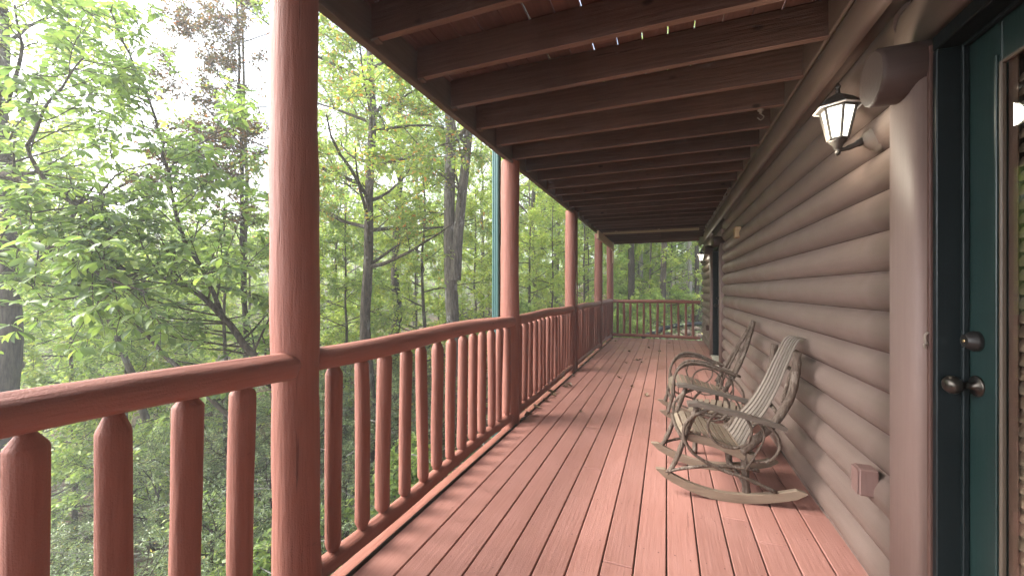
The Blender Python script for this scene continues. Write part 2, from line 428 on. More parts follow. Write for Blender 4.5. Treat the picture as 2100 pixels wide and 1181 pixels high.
# ------------------------------------------------------------------ posts
POST_X, POST_Y = -1.45, [-1.22, 1.232, 3.69, 6.37, 9.17, 11.16]
plabels = [None, 'large round red log post nearest the camera, cutting the view in two',
           'second red log post along the porch, beside the green downspout',
           'third red log post along the porch, with a thin pipe on its side',
           'fourth red log post, under the pale new lumber beam', 'corner red log post where the side and end railings meet']
def posts():
    for i, y in enumerate(POST_Y):
        if i == 0: continue
        mb = MB(); z0 = ground(POST_X, y)-.2; rng = random.Random(i)
        zs = np.arange(z0, 2.572, .15).tolist()+[2.572]
        pts = [(POST_X+.004*math.sin(z*1.7+i), y+.004*math.cos(z*1.3+i), z) for z in zs]
        mb.tube(pts, [.091+.0022*math.sin(z*4+i*2)+.0015*math.sin(z*11+i) for z in zs], 28, jitter=.016, rng=rng)
        o = mb.build('porch_post', 'red_log')
        tag(o, plabels[i], 'post', 'round red log posts of the porch')
posts()
m_ = MB(); m_.tube([(POST_X+.09, 6.43, -.0), (POST_X+.092, 6.43, 1.2), (POST_X+.09, 6.435, 2.56)], .011, 8)
tag(m_.build('conduit_pipe', 'red_log'), 'thin red painted pipe running up the side of the third post', 'pipe')

# ------------------------------------------------------------------ railings
def railing(y0, y1, nb, seed, label, first=None):
    rt = empty('railing', (-1.42, (y0+y1)/2, 0), label=label, cat='railing', group='red peeled log railings')
    rng = random.Random(seed)
    mb = MB(); peeled(mb, (-1.412, y0, 1.005+rng.uniform(-.006, .006)), (-1.412, y1, 1.0+rng.uniform(-.006, .006)), .053, seed, 14, .05, (.012, .02), .009, .10, .86, True, .5)
    child(mb, 'top_rail', 'red_rail', rt)
    mb = MB(); peeled(mb, (-1.43, y0, .066), (-1.43, y1, .066), .044, seed+5, 14, .05, (.01, .01), .006, .09, .8, True, .5)
    child(mb, 'bottom_rail', 'red_rail', rt)
    ys = [first+.1765*i for i in range(nb)] if first is not None else [y0+(y1-y0)*(i+.75)/(nb+.5) for i in range(nb)]
    for i, y in enumerate(ys):
        mb = MB(); dx = rng.uniform(-.004, .004)
        peeled(mb, (-1.43+dx, y, .088+rng.uniform(0, .012)), (-1.425+rng.uniform(-.006, .006), y+rng.uniform(-.008, .008), .962), .0365*rng.uniform(.95, 1.12), seed*31+i, 12, .045, (rng.uniform(.026, .042), rng.uniform(.03, .05)), .005, .075, rng.uniform(.36, .5), True, .4)
        child(mb, 'baluster', 'red_log', rt)
railing(-1.3, 1.195, 8, 11, 'red log railing nearest the camera, left of the big post', first=-.248+.1765*0)
railing(1.29, 3.645, 13, 12, 'red log railing between the nearest post and the second post', first=1.417)
railing(3.75, 6.32, 14, 13, 'red log railing between the second and third posts')
railing(6.42, 9.12, 15, 14, 'red log railing between the third and fourth posts')
railing(9.22, 11.10, 10, 15, 'short red log railing between the fourth post and the corner post')
def end_railing():
    rt = empty('railing', (-.3, 11.16, 0), label='red log railing across the far end of the deck', cat='railing', group='red peeled log railings')
    mb = MB(); peeled(mb, (-1.40, 11.15, .995), (.80, 11.15, .985), .046, 77, 12, .05, (.006, .01), .006, .06, .9, True); child(mb, 'top_rail', 'red_rail_cross', rt)
    mb = MB(); peeled(mb, (-1.40, 11.15, .085), (.80, 11.15, .08), .042, 78, 12, .05, (.01, .01), .004, .05, .8, True); child(mb, 'bottom_rail', 'red_rail_cross', rt)
    rng = random.Random(5)
    for i in range(12):
        mb = MB(); x = -1.25+i*.1705
        peeled(mb, (x+rng.uniform(-.006, .006), 11.15, .10), (x+rng.uniform(-.006, .006), 11.15, .96), .03*rng.uniform(.85, 1.2), 300+i, 9, .06, (.03, .04), .003, .06, .42)
        child(mb, 'baluster', 'red_log', rt)
end_railing()

# ------------------------------------------------------------------ ceiling
def bounce_tint(mb, base):
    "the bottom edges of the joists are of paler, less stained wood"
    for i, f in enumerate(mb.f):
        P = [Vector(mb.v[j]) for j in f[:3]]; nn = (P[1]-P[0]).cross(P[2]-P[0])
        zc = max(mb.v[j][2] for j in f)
        mb.a[i] = 1.0 if zc < JZ+.012 else base  # undersides get the painted bounce, other faces the base tone
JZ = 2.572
def ceiling():
    rt = empty('porch_ceiling', (-.4, 4.5, JZ), label='dark brown ceiling of joists and planks under the upper deck', cat='ceiling')
    rng = random.Random(8)
    y0 = 1.655-.4*21
    for i in range(46):
        y = y0+i*.4
        if y > 11.15: break
        mb = MB(); a = rng.uniform(-.004, .004)
        mb.bbox(-1.405, .79, y-.019, y+.019, JZ+a, 2.755, .003)
        bounce_tint(mb, rng.uniform(0, .45)); child(mb, 'joist', 'joist_wood', rt)
        mb = MB(); mb.bbox(-1.418, -1.36, y-.021, y+.021, JZ-.012+a, JZ-.001+a, .002)
        child(mb, 'joist_block', 'rim_wood', rt)
    mb = MB(); mb.bbox(-1.459, -1.42, YA, 11.25, JZ, 2.755, .003); mb.bbox(-1.502, -1.461, YA, 11.25, JZ+.012, 2.765, .003)
    child(mb, 'rim_board', 'rim_wood', rt)
    mb = MB(); mb.bbox(-1.418, -1.392, YA, 11.2, JZ-.042, JZ-.013, .003)
    child(mb, 'ledger_strip', 'rim_wood', rt)
    mb = MB(); mb.bbox(-1.5, .8, 11.20, 11.245, JZ-.03, 2.755, .003); child(mb, 'end_board', 'joist_wood', rt)
    mb = MB(); x = -1.52
    gaps = random.Random(3)
    while x < .98:
        g = gaps.choice([.004, .006, .009, .010, .007]); y = YA+gaps.uniform(-3, 0)
        while y < 11.3:
            y2 = y+3.66; a, b = max(y, YA), min(y2-.003, 11.3)
            if b > a: mb.box(x, x+.139-g, a, b, 2.760, 2.780)
            y = y2
        x += .139
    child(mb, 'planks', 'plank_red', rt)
ceiling()
mb = MB(); mb.bbox(-1.33, .62, 8.98, 9.02, JZ-.055, JZ-.004, .003)
r_ = empty('lumber_beam', (-.35, 9.0, JZ-.05), label='pale new timber across the ceiling joists near the far end', cat='beam')
child(mb, 'beam', 'new_lumber', r_)
for x in (-1.05, -.18):
    mb = MB(); mb.bbox(x, x+.045, 8.9, 8.976, JZ-.05, JZ-.002, .003); child(mb, 'cleat', 'new_lumber', r_)
r_ = empty('bracket_beam', (-1.3, 9.9, 2.45), label='short pale doubled beam between the fourth post and the corner post', cat='beam')
mb = MB(); mb.bbox(-1.352, -1.312, 8.35, 10.6, 2.36, 2.53, .004); child(mb, 'beam', 'new_lumber', r_)
mb = MB(); mb.bbox(-1.345, -1.315, 10.85, 10.93, 2.0, 2.55, .004); mb.bbox(-1.352, -1.312, 10.605, 10.84, 2.33, 2.50, .004); child(mb, 'splice', 'new_lumber', r_)
mb = MB(); mb.bbox(-.12, .78, 9.6, 9.64, JZ-.115, JZ-.006, .003)
tag(mb.build('header_board', 'joist_wood'), 'dark brown header board hanging under the far ceiling, right half', 'board')

# ------------------------------------------------------------------ house
XS, XF, LH, LZ = .872, .818, .1713, .009
H = empty('log_house', (.95, 4.5, 0), label='brown log sided house wall along the right of the porch', cat='house')
def logs(y0, y1, top, name, round0=False, round1=False, seed=1):
    mb = MB(); rng = random.Random(seed); z = LZ-LH
    sag = XS-XF; R = ((LH/2)**2+sag**2)/(2*sag); am = math.asin(min(1, LH/2/R))
    while z < top-.01:
        lv = rng.random(); dx = rng.uniform(-.004, .004); K = 14
        ys = [y0]+([y0+.006, y0+.02, y0+.045] if round0 else [])+np.arange(y0+.3, y1-.1, .35).tolist()+([y1-.045, y1-.02, y1-.006] if round1 else [])+[y1]
        V = []
        for y in ys:
            e = 1.0
            if round1: e = min(e, math.sqrt(max(0, 1-(max(0, .045-(y1-y))/.045)**2)))
            if round0: e = min(e, math.sqrt(max(0, 1-(max(0, .045-(y-y0))/.045)**2)))
            w = .0025*math.sin(y*1.3+z*17)+.0015*math.sin(y*4.1+z*31)
            for k in range(K+1):
                a = -am+2*am*k/K
                V.append((XS-(R*math.cos(a)-R*math.cos(am)+(dx+w)*math.cos(a*.9))*(.35+.65*e), y, z+LH/2+R*math.sin(a)*(.93+.07*e)))
        n = K+1
        F = [(i*n+k, (i+1)*n+k, (i+1)*n+k+1, i*n+k+1) for i in range(len(ys)-1) for k in range(K)]
        mb.add(V, F, lv, True)
        o = mb.n-len(V)
        for e_, rv in ((0, False), (len(ys)-1, True)):
            f = [o+e_*n+k for k in range(n)]; mb.f.append(f if rv else f[::-1]); mb.a.append(lv); mb.smooth.append(False)
        z += LH
    return child(mb, name, 'log_brown', H)
logs(1.97, 7.16, 2.66, 'wall', False, True, 1)
logs(8.86, 11.10, 2.66, 'wall', False, True, 2)
logs(YA, .68, 2.66, 'wall', False, False, 3)
mb = MB(); mb.box(.868, .99, 1.93, 7.19, -.4, 2.9, .3); mb.box(.868, .99, 8.80, 11.1, -.4, 2.9, .3); mb.box(.868, .99, YA, .72, -.4, 2.9, .3)
mb.box(.991, 1.15, YA, 11.1, -.4, 5.4, .3); mb.box(.868, .99, .722, 1.928, 2.18, 2.9, .3); mb.box(.868, .99, 7.192, 8.798, 2.12, 2.9, .3)
mb.box(.5, .99, YA, 11.1, 2.905, 5.3, .3) if False else None
child(mb, 'wall_backing', 'dark_brown_trim', H)
# wall above the door and top plate
def halflog(mb, p0, p1, r, depth, axis_out=(-1, 0, 0), n=18, pw=.7):
    p0, p1 = Vector(p0), Vector(p1); t = (p1-p0).normalized(); o = Vector(axis_out); s = t.cross(o); V = []
    for p in (p0, p1):
        for k in range(n+1):
            a = math.pi*k/n; V.append(p+s*math.cos(a)*r+o*math.sin(a)**pw*depth)
    mb.add(V, [(k, k+1, n+2+k, n+1+k) for k in range(n)], .5, True)
    b = mb.n-len(V); mb.f += [[b+k for k in range(n+1)][::-1], [b+n+1+k for k in range(n+1)]]; mb.a += [.5]*2; mb.smooth += [False]*2
mb = MB(); halflog(mb, (.80, YA, 2.48), (.80, 11.1, 2.48), .085, .055); mb.bbox(.755, .868, YA, 11.12, 2.566, 2.755, .01)
child(mb, 'top_plate', 'log_brown', H)
mb = MB(); halflog(mb, (.867, .2, 2.27), (.867, 1.98, 2.27), .10, .045); child(mb, 'header_log', 'log_brown', H)
mb = MB(); halflog(mb, (.867, 7.16, 2.22), (.867, 8.86, 2.22), .10, .045); child(mb, 'header_log', 'log_brown', H)
for (a, b_, top) in ((1.79, 1.992, 2.05), (.50, .715, 2.05), (7.2, 7.38, 2.05), (8.72, 8.92, 2.05)):
    mb = MB(); c = (a+b_)/2; halflog(mb, (.867, c, .002), (.867, c, top), (b_-a)/2, .072, pw=.32); child(mb, 'door_casing', 'log_brown_upright', H)
for y in (1.875, 7.3, 8.8):
    mb = MB(); rng = random.Random(int(y*10)); r = .10 if y < 5 else .085
    mb.tube([(.71, y, 2.085), (.722, y, 2.085), (.80, y, 2.085), (.99, y, 2.085)], [r*.93, r, r, r], 26, jitter=.015, rng=rng)
    child(mb, 'log_stub', 'stub_brown', H)
# near door
def door(y0, y1, x, z1, near):
    t = .008
    mb = MB()
    mb.bbox(.832, .99, y1+.012, y1+.03, .02, z1+.03, .002); child(mb, 'door_trim', 'dark_brown_trim', H); mb = MB()
    mb.bbox(.832, .99, y0-.03, y0-.012, .02, z1+.03, .002); child(mb, 'door_trim', 'dark_brown_trim', H)
    mb = MB()
    mb.bbox(.838, x+.03, y1-.012, y1+.011, .02, z1, .003); mb.bbox(.838, x+.03, y0-.011, y0+.012, .02, z1, .003)
    mb.bbox(.838, x+.03, y0-.011, y1+.011, z1+.001, z1+.05, .003)
    mb.bbox(x-.018, x-.002, y1-.026, y1-.013, .02, z1, .002); mb.bbox(x-.018, x-.002, y0+.013, y1-.027, z1-.014, z1-.001, .002)
    child(mb, 'door_frame', 'jamb_green', H)
    mb = MB(); mb.bbox(.80, .99, y0, y1, -.002, .03, .004); child(mb, 'threshold', 'cream_sill', H)
    gy0, gy1, gz0, gz1 = y0+.16, y1-.155, .28, z1-.135
    mb = MB(); X2 = x+.04
    mb.bbox(x, X2, gy1, y1-.016, .035, z1-.004, .003); mb.bbox(x, X2, y0+.016, gy0, .035, z1-.004, .003)
    mb.bbox(x, X2, gy0+.001, gy1-.001, .035, gz0, .003); mb.bbox(x, X2, gy0+.001, gy1-.001, gz1, z1-.004, .003)
    d = child(mb, 'door', 'door_green', H)
    def sub(m_, nm, mt):
        o = m_.build(nm, mt, d); return o
    mb = MB(); w = .007
    for (a, b, c, e) in ((gy1-w, gy1+.004, gz0-.004, gz1+.004), (gy0-.004, gy0+w, gz0-.004, gz1+.004)): mb.bbox(x-.006, x+.0075, a, b, c, e, .003)
    for (c, e) in ((gz0-.004, gz0+w), (gz1-w, gz1+.004)): mb.bbox(x-.006, x+.0075, gy0+w+.001, gy1-w-.001, c, e, .003)
    sub(mb, 'glazing_bead', 'glazing_bead')
    mb = MB()
    for (a, b, c, e) in ((gy1+.012, gy1+.022, gz0-.03, gz1+.03),): mb.bbox(x-.006, x-.0005, a, b, c, e, .002)
    sub(mb, 'moulding', 'door_green')
    mb = MB(); mb.box(x+.008, x+.011, gy0+w, gy1-w, gz0+w, gz1-w); sub(mb, 'glass', 'pane_glass')
    mb = MB(); mb.box(x+.0115, x+.0145, gy1-.036, gy1-.005, gz0, gz1); mb.box(x+.0115, x+.0145, gy0+.005, gy0+.03, gz0, gz1); sub(mb, 'inner_frame', 'brown_frame')
    mb = MB(); z = gz0+.02
    while z < gz1-.03:
        c = [(x+.016, z-.014), (x+.032, z+.017), (x+.0335, z+.0185), (x+.0175, z-.0125)]
        mb.prism(c, lambda a, b, w_: (a, w_, b), gy0+.015, gy1-.016); z += .040
    sub(mb, 'blind', 'slat_brown')
    mb = MB(); mb.box(x+.055, x+.058, gy0-.02, gy1+.02, gz0-.02, gz1+.02); sub(mb, 'room_panel', 'interior_dark')
    ky = y1-.055
    mb = MB(); mb.lathe((x, ky, .995), (-1, 0, 0), [(-.002, .034), (.003, .034), (.006, .031), (.0075, .013), (.03, .010), (.036, .013), (.042, .022), (.054, .029), (.066, .029), (.076, .021), (.081, .009)], 28)
    sub(mb, 'knob', 'bronze')
    mb = MB(); mb.lathe((x, ky, 1.137), (-1, 0, 0), [(-.002, .032), (.012, .032), (.022, .024), (.030, .021), (.032, .018)], 28); sub(mb, 'deadbolt', 'dark_metal')
    mb = MB(); mb.lathe((x-.031, ky+.0, 1.137), (-1, 0, 0), [(0, .006), (.003, .005)], 12); sub(mb, 'keyhole', 'brass')
door(.74, 1.762, .915, 2.10, True)
door(7.42, 8.66, .93, 2.04, False)
mb = MB(); mb.tube([(.83, 1.779, 1.155), (.822, 1.779, 1.145), (.822, 1.779, 1.125), (.83, 1.779, 1.112)], .004, 8); mb.tube([(.825, 1.779, 1.12), (.818, 1.777, 1.11), (.825, 1.779, 1.10)], .0035, 8)
tag(mb.build('latch_hook', 'mount_beige'), 'small pale metal latch eye on the near door casing', 'latch')

# ------------------------------------------------------------------ wall lanterns, boxes, pipes, cable
def lantern(name_loc, label, scale=1.0):
    r = empty('wall_lantern', name_loc, label=label, cat='lamp', group='hexagonal wall lanterns beside the doors')
    def hexr(z, rad, rot=math.pi/6): return [Vector((-.115+rad*math.cos(rot+i*math.pi/3), rad*math.sin(rot+i*math.pi/3), z)) for i in range(6)]
    mb = MB()
    mb.lathe((0.035, 0, 0), (-1, 0, 0), [(-.02, .058), (.016, .058), (.018, .050), (.034, .046), (.048, .034), (.066, .018)], 24); mb2 = mb
    mb2.build('mount_plate', 'mount_beige', r)
    mb = MB(); mb.tube(spline([(-.015, 0, .0), (-.05, 0, -.018), (-.085, 0, -.032), (-.115, 0, -.035)]), [.016]*6+[.012]*6+[.009]*7, 10)
    mb.build('arm', 'lamp_metal', r)
    mb = MB()
    lo, hi = hexr(.012, .036), hexr(.148, .064)
    for i in range(6): mb.tube([lo[i], hi[i]], .0055, 6, smooth=False)
    for ring in (lo, hi):
        for i in range(6): mb.tube([ring[i], ring[(i+1) % 6]], .0055, 6, smooth=False)
    mb.lathe((-.115, 0, 0), (0, 0, 1), [(-.058, .006), (-.05, .011), (-.042, .011), (-.036, .007), (-.03, .014), (-.012, .020), (0, .032), (.010, .036)], 12)
    mb.build('cage', 'lamp_metal', r)
    mb = MB(); e0, e1 = hexr(.160, .086), hexr(.150, .090)
    for i in range(6): mb.tube([e1[i], e1[(i+1) % 6]], .004, 6, smooth=False)
    mb.build('roof_rim', 'lamp_rim', r)
    mb = MB()
    rings = [hexr(.150, .088), hexr(.158, .088), hexr(.190, .052), hexr(.208, .024), hexr(.215, .010), hexr(.235, .008), hexr(.245, .012), hexr(.262, .004)]
    V = [p for q in rings for p in q]; F = [(i*6+j, i*6+(j+1) % 6, (i+1)*6+(j+1) % 6, (i+1)*6+j) for i in range(len(rings)-1) for j in range(6)]
    mb.add(V, F+[tuple(range(6))[::-1]], .5); mb.build('roof', 'lamp_metal', r)
    mb = MB(); a, b = hexr(.014, .033), hexr(.146, .060)
    for i in range(6): mb.add([a[i], a[(i+1) % 6], b[(i+1) % 6], b[i]], [(0, 1, 2, 3)])
    g = mb.build('glass', 'lamp_glass', r)
    mb = MB(); mb.lathe((-.115, 0, 0), (0, 0, 1), [(.03, .012), (.06, .014), (.07, .022), (.09, .028), (.11, .026), (.125, .012)], 16); mb.build('bulb', 'lamp_bulb', r)
    ld = bpy.data.lights.new('lamp_light', 'POINT'); ld.energy = 1.0; ld.color = (1, .90, .72); ld.shadow_soft_size = .05
    lo_ = bpy.data.objects.new('lamp_light', ld); COL.objects.link(lo_); lo_.location = (-.115-.11, 0, .03); lo_.parent = r
    return r
lantern((.825, 2.18, 1.955), 'lit hexagonal wall lantern on the near wall beside the door')
lantern((.825, 9.75, 1.93), 'small lit wall lantern far down the wall past the second door')

def block(loc, sx, sy, sz, mt, nm, label, cat, cap=None):
    r = empty(nm, loc, label=label, cat=cat)
    mb = MB(); mb.bbox(-sx/2, sx/2, -sy/2, sy/2, -sz/2, sz/2, .006); mb.build('housing', mt, r)
    mb = MB(); mb.bbox(-sx/2-.004, -sx/2-.0005, -sy/2+.004, sy/2-.004, -sz/2+.003, sz/2-.003, .004); mb.build('cover', cap or mt, r)
block((.80, 2.155, .48), .07, .07, .115, 'box_pink', 'outlet_box', 'pink brown outlet box low on the log wall near the door', 'outlet box')
block((.81, 5.55, 2.0), .06, .13, .13, 'new_lumber', 'junction_block', 'pale junction block high on the log wall', 'junction box')
block((.80, 9.3, .50), .05, .07, .11, 'dark_brown_trim', 'outlet_box', 'dark outlet box low on the far wall section', 'outlet box')

def downspout(x, y, label):
    mb = MB(); zb = ground(x, y); k = 24; pts = []
    for i in range(4):
        c, s = [(1, 0), (0, 1), (-1, 0), (0, -1)][i]
        for q in range(6):
            t = -1+2*q/6; a = (.034+.004*(q % 2)); b = t*.034
            pts.append((c*a-s*b, s*a+c*b))
    mb.prism(pts, lambda a, b, w: (x+a, y+b, w), zb, 2.78, .5)
    tag(mb.build('downspout', 'gutter_green'), label, 'downspout', 'green corrugated downspouts')
downspout(-1.615, 3.73, 'green corrugated downspout left of the second porch post')
downspout(-1.60, 10.55, 'green corrugated downspout left of the corner post')
# cable along the wall top
mb = MB(); rng = random.Random(2)
for k in range(3):
    P = [(.72+.018*k+rng.uniform(-.012, .012), y, 2.555-.02*k+rng.uniform(-.02, .01)) for y in np.arange(5.6, 8.9, .25)]
    mb.tube(spline(P, 3), .006, 6)
tag(mb.build('cable_bundle', 'cable_grey'), 'loose grey cable bundle along the top of the wall under the ceiling', 'cable')
mb = MB(); mb.lathe((.62, 3.27, 2.575), (0, 0, -1), [(-.002, .02), (.01, .02), (.015, .01), (.03, .008)], 12); mb.tube(spline([(.62, 3.27, 2.545), (.64, 3.27, 2.52), (.62, 3.27, 2.50), (.60, 3.27, 2.52)]), .004, 6)
tag(mb.build('ceiling_hook', 'mount_beige'), 'small metal hook under a ceiling joist above the wall', 'hook')

# ------------------------------------------------------------------ rocking chairs (local: +x front, y side, z up)
def bez(mb, P, r, seed=0, sides=7, taper=1.0, n=5):
    q = spline(P, n); rng = random.Random(seed); k = len(q)
    rr = [r*(1+(taper-1)*i/(k-1))*(1+rng.uniform(-.09, .09)) for i in range(k)]
    mb.tube(q, rr, sides, jitter=.07, rng=rng)
def rocker_poly(x0, x1, ztip0, ztip1, h, n=16):
    lo, hi = [], []
    for i in range(n+1):
        t = i/n; x = x0+(x1-x0)*t; s = 2*t-1
        zt = ztip1 if s > 0 else ztip0
        z = zt*abs(s)**2.0; e = min(1, (1-abs(s))/.10)**.6
        lo.append((x, z*1.0+h*.3*(1-e))); hi.append((x, z+h*(.35+.65*e)))
    return lo+hi[::-1]
def slat_seat(mb, x0, x1, yw, zf, n, seed):
    rng = random.Random(seed)
    for i in range(n):
        a = x0+(x1-x0)*i/n; b = x0+(x1-x0)*(i+1)/n-.012; w = yw+rng.uniform(-.006, .006)
        z0, z1 = zf(a), zf(b); V = []
        for (x, z) in ((a, z0), (b, z1)):
            for y in (-w, 0, w):
                c = -.010*(1-(y/w)**2); V += [(x, y, z+c), (x, y, z+c-.012)]
        F = []
        for j in range(2):
            o = j*2; F += [(o, o+2, 6+o+2, 6+o), (o+1, 6+o+1, 6+o+3, o+3), (o, o+1, o+3, o+2), (6+o, 6+o+2, 6+o+3, 6+o+1)]
        F += [(0, 6, 7, 1), (4, 5, 11, 10)]; mb.add(V, F, rng.random())
def chair_slatback():
    r = empty('rocking_chair', (.33, 3.0, 0), math.pi+.10, label='nearest twig rocking chair with curved slat back and board arms', cat='rocking chair', group='rustic twig rocking chairs')
    for s in (-1, 1):
        mb = MB(); mb.prism(rocker_poly(-.42, .42, .085, .135, .052), lambda a, b, w: (a, w, b), s*.225-.017, s*.225+.017, .5)
        mb.build('rocker', 'rocker_wood', r)
        mb = MB(); bez(mb, [(.36, s*.225, .10), (.30, s*.235, .22), (.25, s*.23, .36), (.21, s*.235, .48), (.17, s*.25, .585)], .0165, 3+s); mb.build('leg', 'twig_bark', r)
        mb = MB(); bez(mb, [(-.11, s*.20, .03), (-.10, s*.205, .18), (-.10, s*.20, .34)], .023, 5+s, 8); mb.build('leg', 'twig_bark', r)
        mb = MB(); bez(mb, [(-.08, s*.205, .30), (-.15, s*.215, .38), (-.25, s*.22, .50), (-.335, s*.205, .64), (-.37, s*.19, .77), (-.385, s*.185, .925)], .026, 8+s, 9, .9); mb.build('back_post', 'twig_bark', r)
        mb = MB()
        top = [(.235, .600), (.18, .604), (-.05, .558), (-.28, .502), (-.30, .492)]; P = top+[(a, b-.024) for a, b in top[::-1]]
        V = []
        for (a, b) in P: V.append((a, s*.25-.036, b))
        for (a, b) in P: V.append((a, s*.25+.036, b))
        k = len(P); mb.add(V, [(i, (i+1) % k, k+(i+1) % k, k+i) for i in range(k)]+[(0, 1, 8, 9), (1, 2, 7, 8), (2, 3, 6, 7), (3, 4, 5, 6), (10, 19, 18, 11), (11, 18, 17, 12), (12, 17, 16, 13), (13, 16, 15, 14)], .3)
        mb.build('armrest', 'arm_wood', r)
        mb = MB()
        bez(mb, [(.10, s*.262, .575), (.22, s*.262, .50), (.26, s*.255, .40), (.20, s*.25, .28), (.05, s*.25, .20), (-.10, s*.245, .155), (-.26, s*.235, .09)], .011, 20+s)
        bez(mb, [(.06, s*.262, .56), (.12, s*.262, .48), (.09, s*.262, .38), (0, s*.262, .34), (-.09, s*.262, .37), (-.12, s*.262, .46), (-.08, s*.262, .545)], .0085, 22+s)
        bez(mb, [(-.10, s*.262, .55), (-.22, s*.262, .48), (-.27, s*.258, .38), (-.22, s*.25, .28), (-.12, s*.235, .26)], .009, 24+s)
        bez(mb, [(-.14, s*.255, .54), (-.19, s*.255, .43), (-.14, s*.25, .30), (-.09, s*.24, .20)], .006, 26+s)
        mb.build('side_hoop', 'twig_bark', r)
        mb = MB(); bez(mb, [(.37, s*.232, .135), (.24, s*.25, .185), (.08, s*.245, .215), (-.10, s*.235, .215), (-.17, s*.225, .205)], .010, 28+s); mb.build('stretcher', 'twig_bark', r)
    mb = MB()
    bez(mb, [(.27, -.24, .375), (.275, 0, .365), (.27, .24, .375)], .012, 31); mb.build('front_stick', 'twig_bark', r); mb = MB(); bez(mb, [(-.11, -.23, .215), (-.115, 0, .21), (-.11, .23, .22)], .013, 32); mb.build('cross_stick', 'twig_bark', r); mb = MB()
    bez(mb, [(-.10, -.22, .09), (-.10, .22, .10)], .012, 33); mb.build('cross_stick', 'twig_bark', r)
    zf = lambda x: .415-.12*sstep(.25-x, 0, .45)-.045*sstep(x, .2, .29)
    mb = MB(); slat_seat(mb, -.16, .285, .215, zf, 10, 41)
    mb.build('seat', 'slat_wood', r)
    for s in (-1, 1):
        mb = MB(); P = [(.27, .355), (.24, .392), (.1, .375), (-.05, .325), (-.15, .285), (-.15, .235), (-.05, .27), (.08, .32), (.2, .34)]
        mb.prism(P, lambda a, b, w: (a, w, b), s*.212-.011, s*.212+.011); mb.build('seat_rail', 'rocker_wood', r)
    mb = MB(); rng = random.Random(6)
    prof = spline([(-.09, 0, .30), (-.12, 0, .35), (-.165, 0, .44), (-.235, 0, .54), (-.305, 0, .68), (-.355, 0, .81), (-.405, 0, .935), (-.435, 0, .985), (-.47, 0, .990)], 4)
    for i in range(6):
        f = (i-2.5)/2.5; V = []
        for k, p in enumerate(prof):
            t = k/(len(prof)-1); half = .150-.070*t; yc = f*half
            w = half/2.5*.5-.0075
            nx = Vector((0, 0, 1)) if k == 0 else Vector((-(prof[k]-prof[k-1]).z, 0, (prof[k]-prof[k-1]).x)).normalized()
            o = p+Vector((.004*f*f, 0, 0)); q = o-nx*.006
            V += [(o.x, yc-w, o.z), (o.x, yc+w, o.z), (q.x, yc+w, q.z), (q.x, yc-w, q.z)]
        K = len(prof); F = [(a*4+j, a*4+(j+1) % 4, (a+1)*4+(j+1) % 4, (a+1)*4+j) for a in range(K-1) for j in range(4)]+[(0, 3, 2, 1), ((K-1)*4, (K-1)*4+1, (K-1)*4+2, (K-1)*4+3)]
        mb.add(V, F, rng.random(), False)
    mb.build('backrest', 'back_slat', r)
    mb = MB()
    bez(mb, [(-.30, .20, .62), (-.345, .175, .76), (-.395, .14, .86), (-.44, .05, .90), (-.44, -.05, .90), (-.395, -.14, .86), (-.36, -.17, .78)], .010, 51)
    bez(mb, [(-.27, .21, .56), (-.28, 0, .575), (-.27, -.21, .56)], .013, 52); bez(mb, [(-.375, .19, .80), (-.385, 0, .81), (-.375, -.19, .80)], .011, 53)
    bez(mb, [(-.20, .20, .50), (-.16, .14, .46), (-.21, .06, .50)], .008, 54)
    mb.build('back_hoop', 'twig_bark', r)
    return r
chair_slatback()
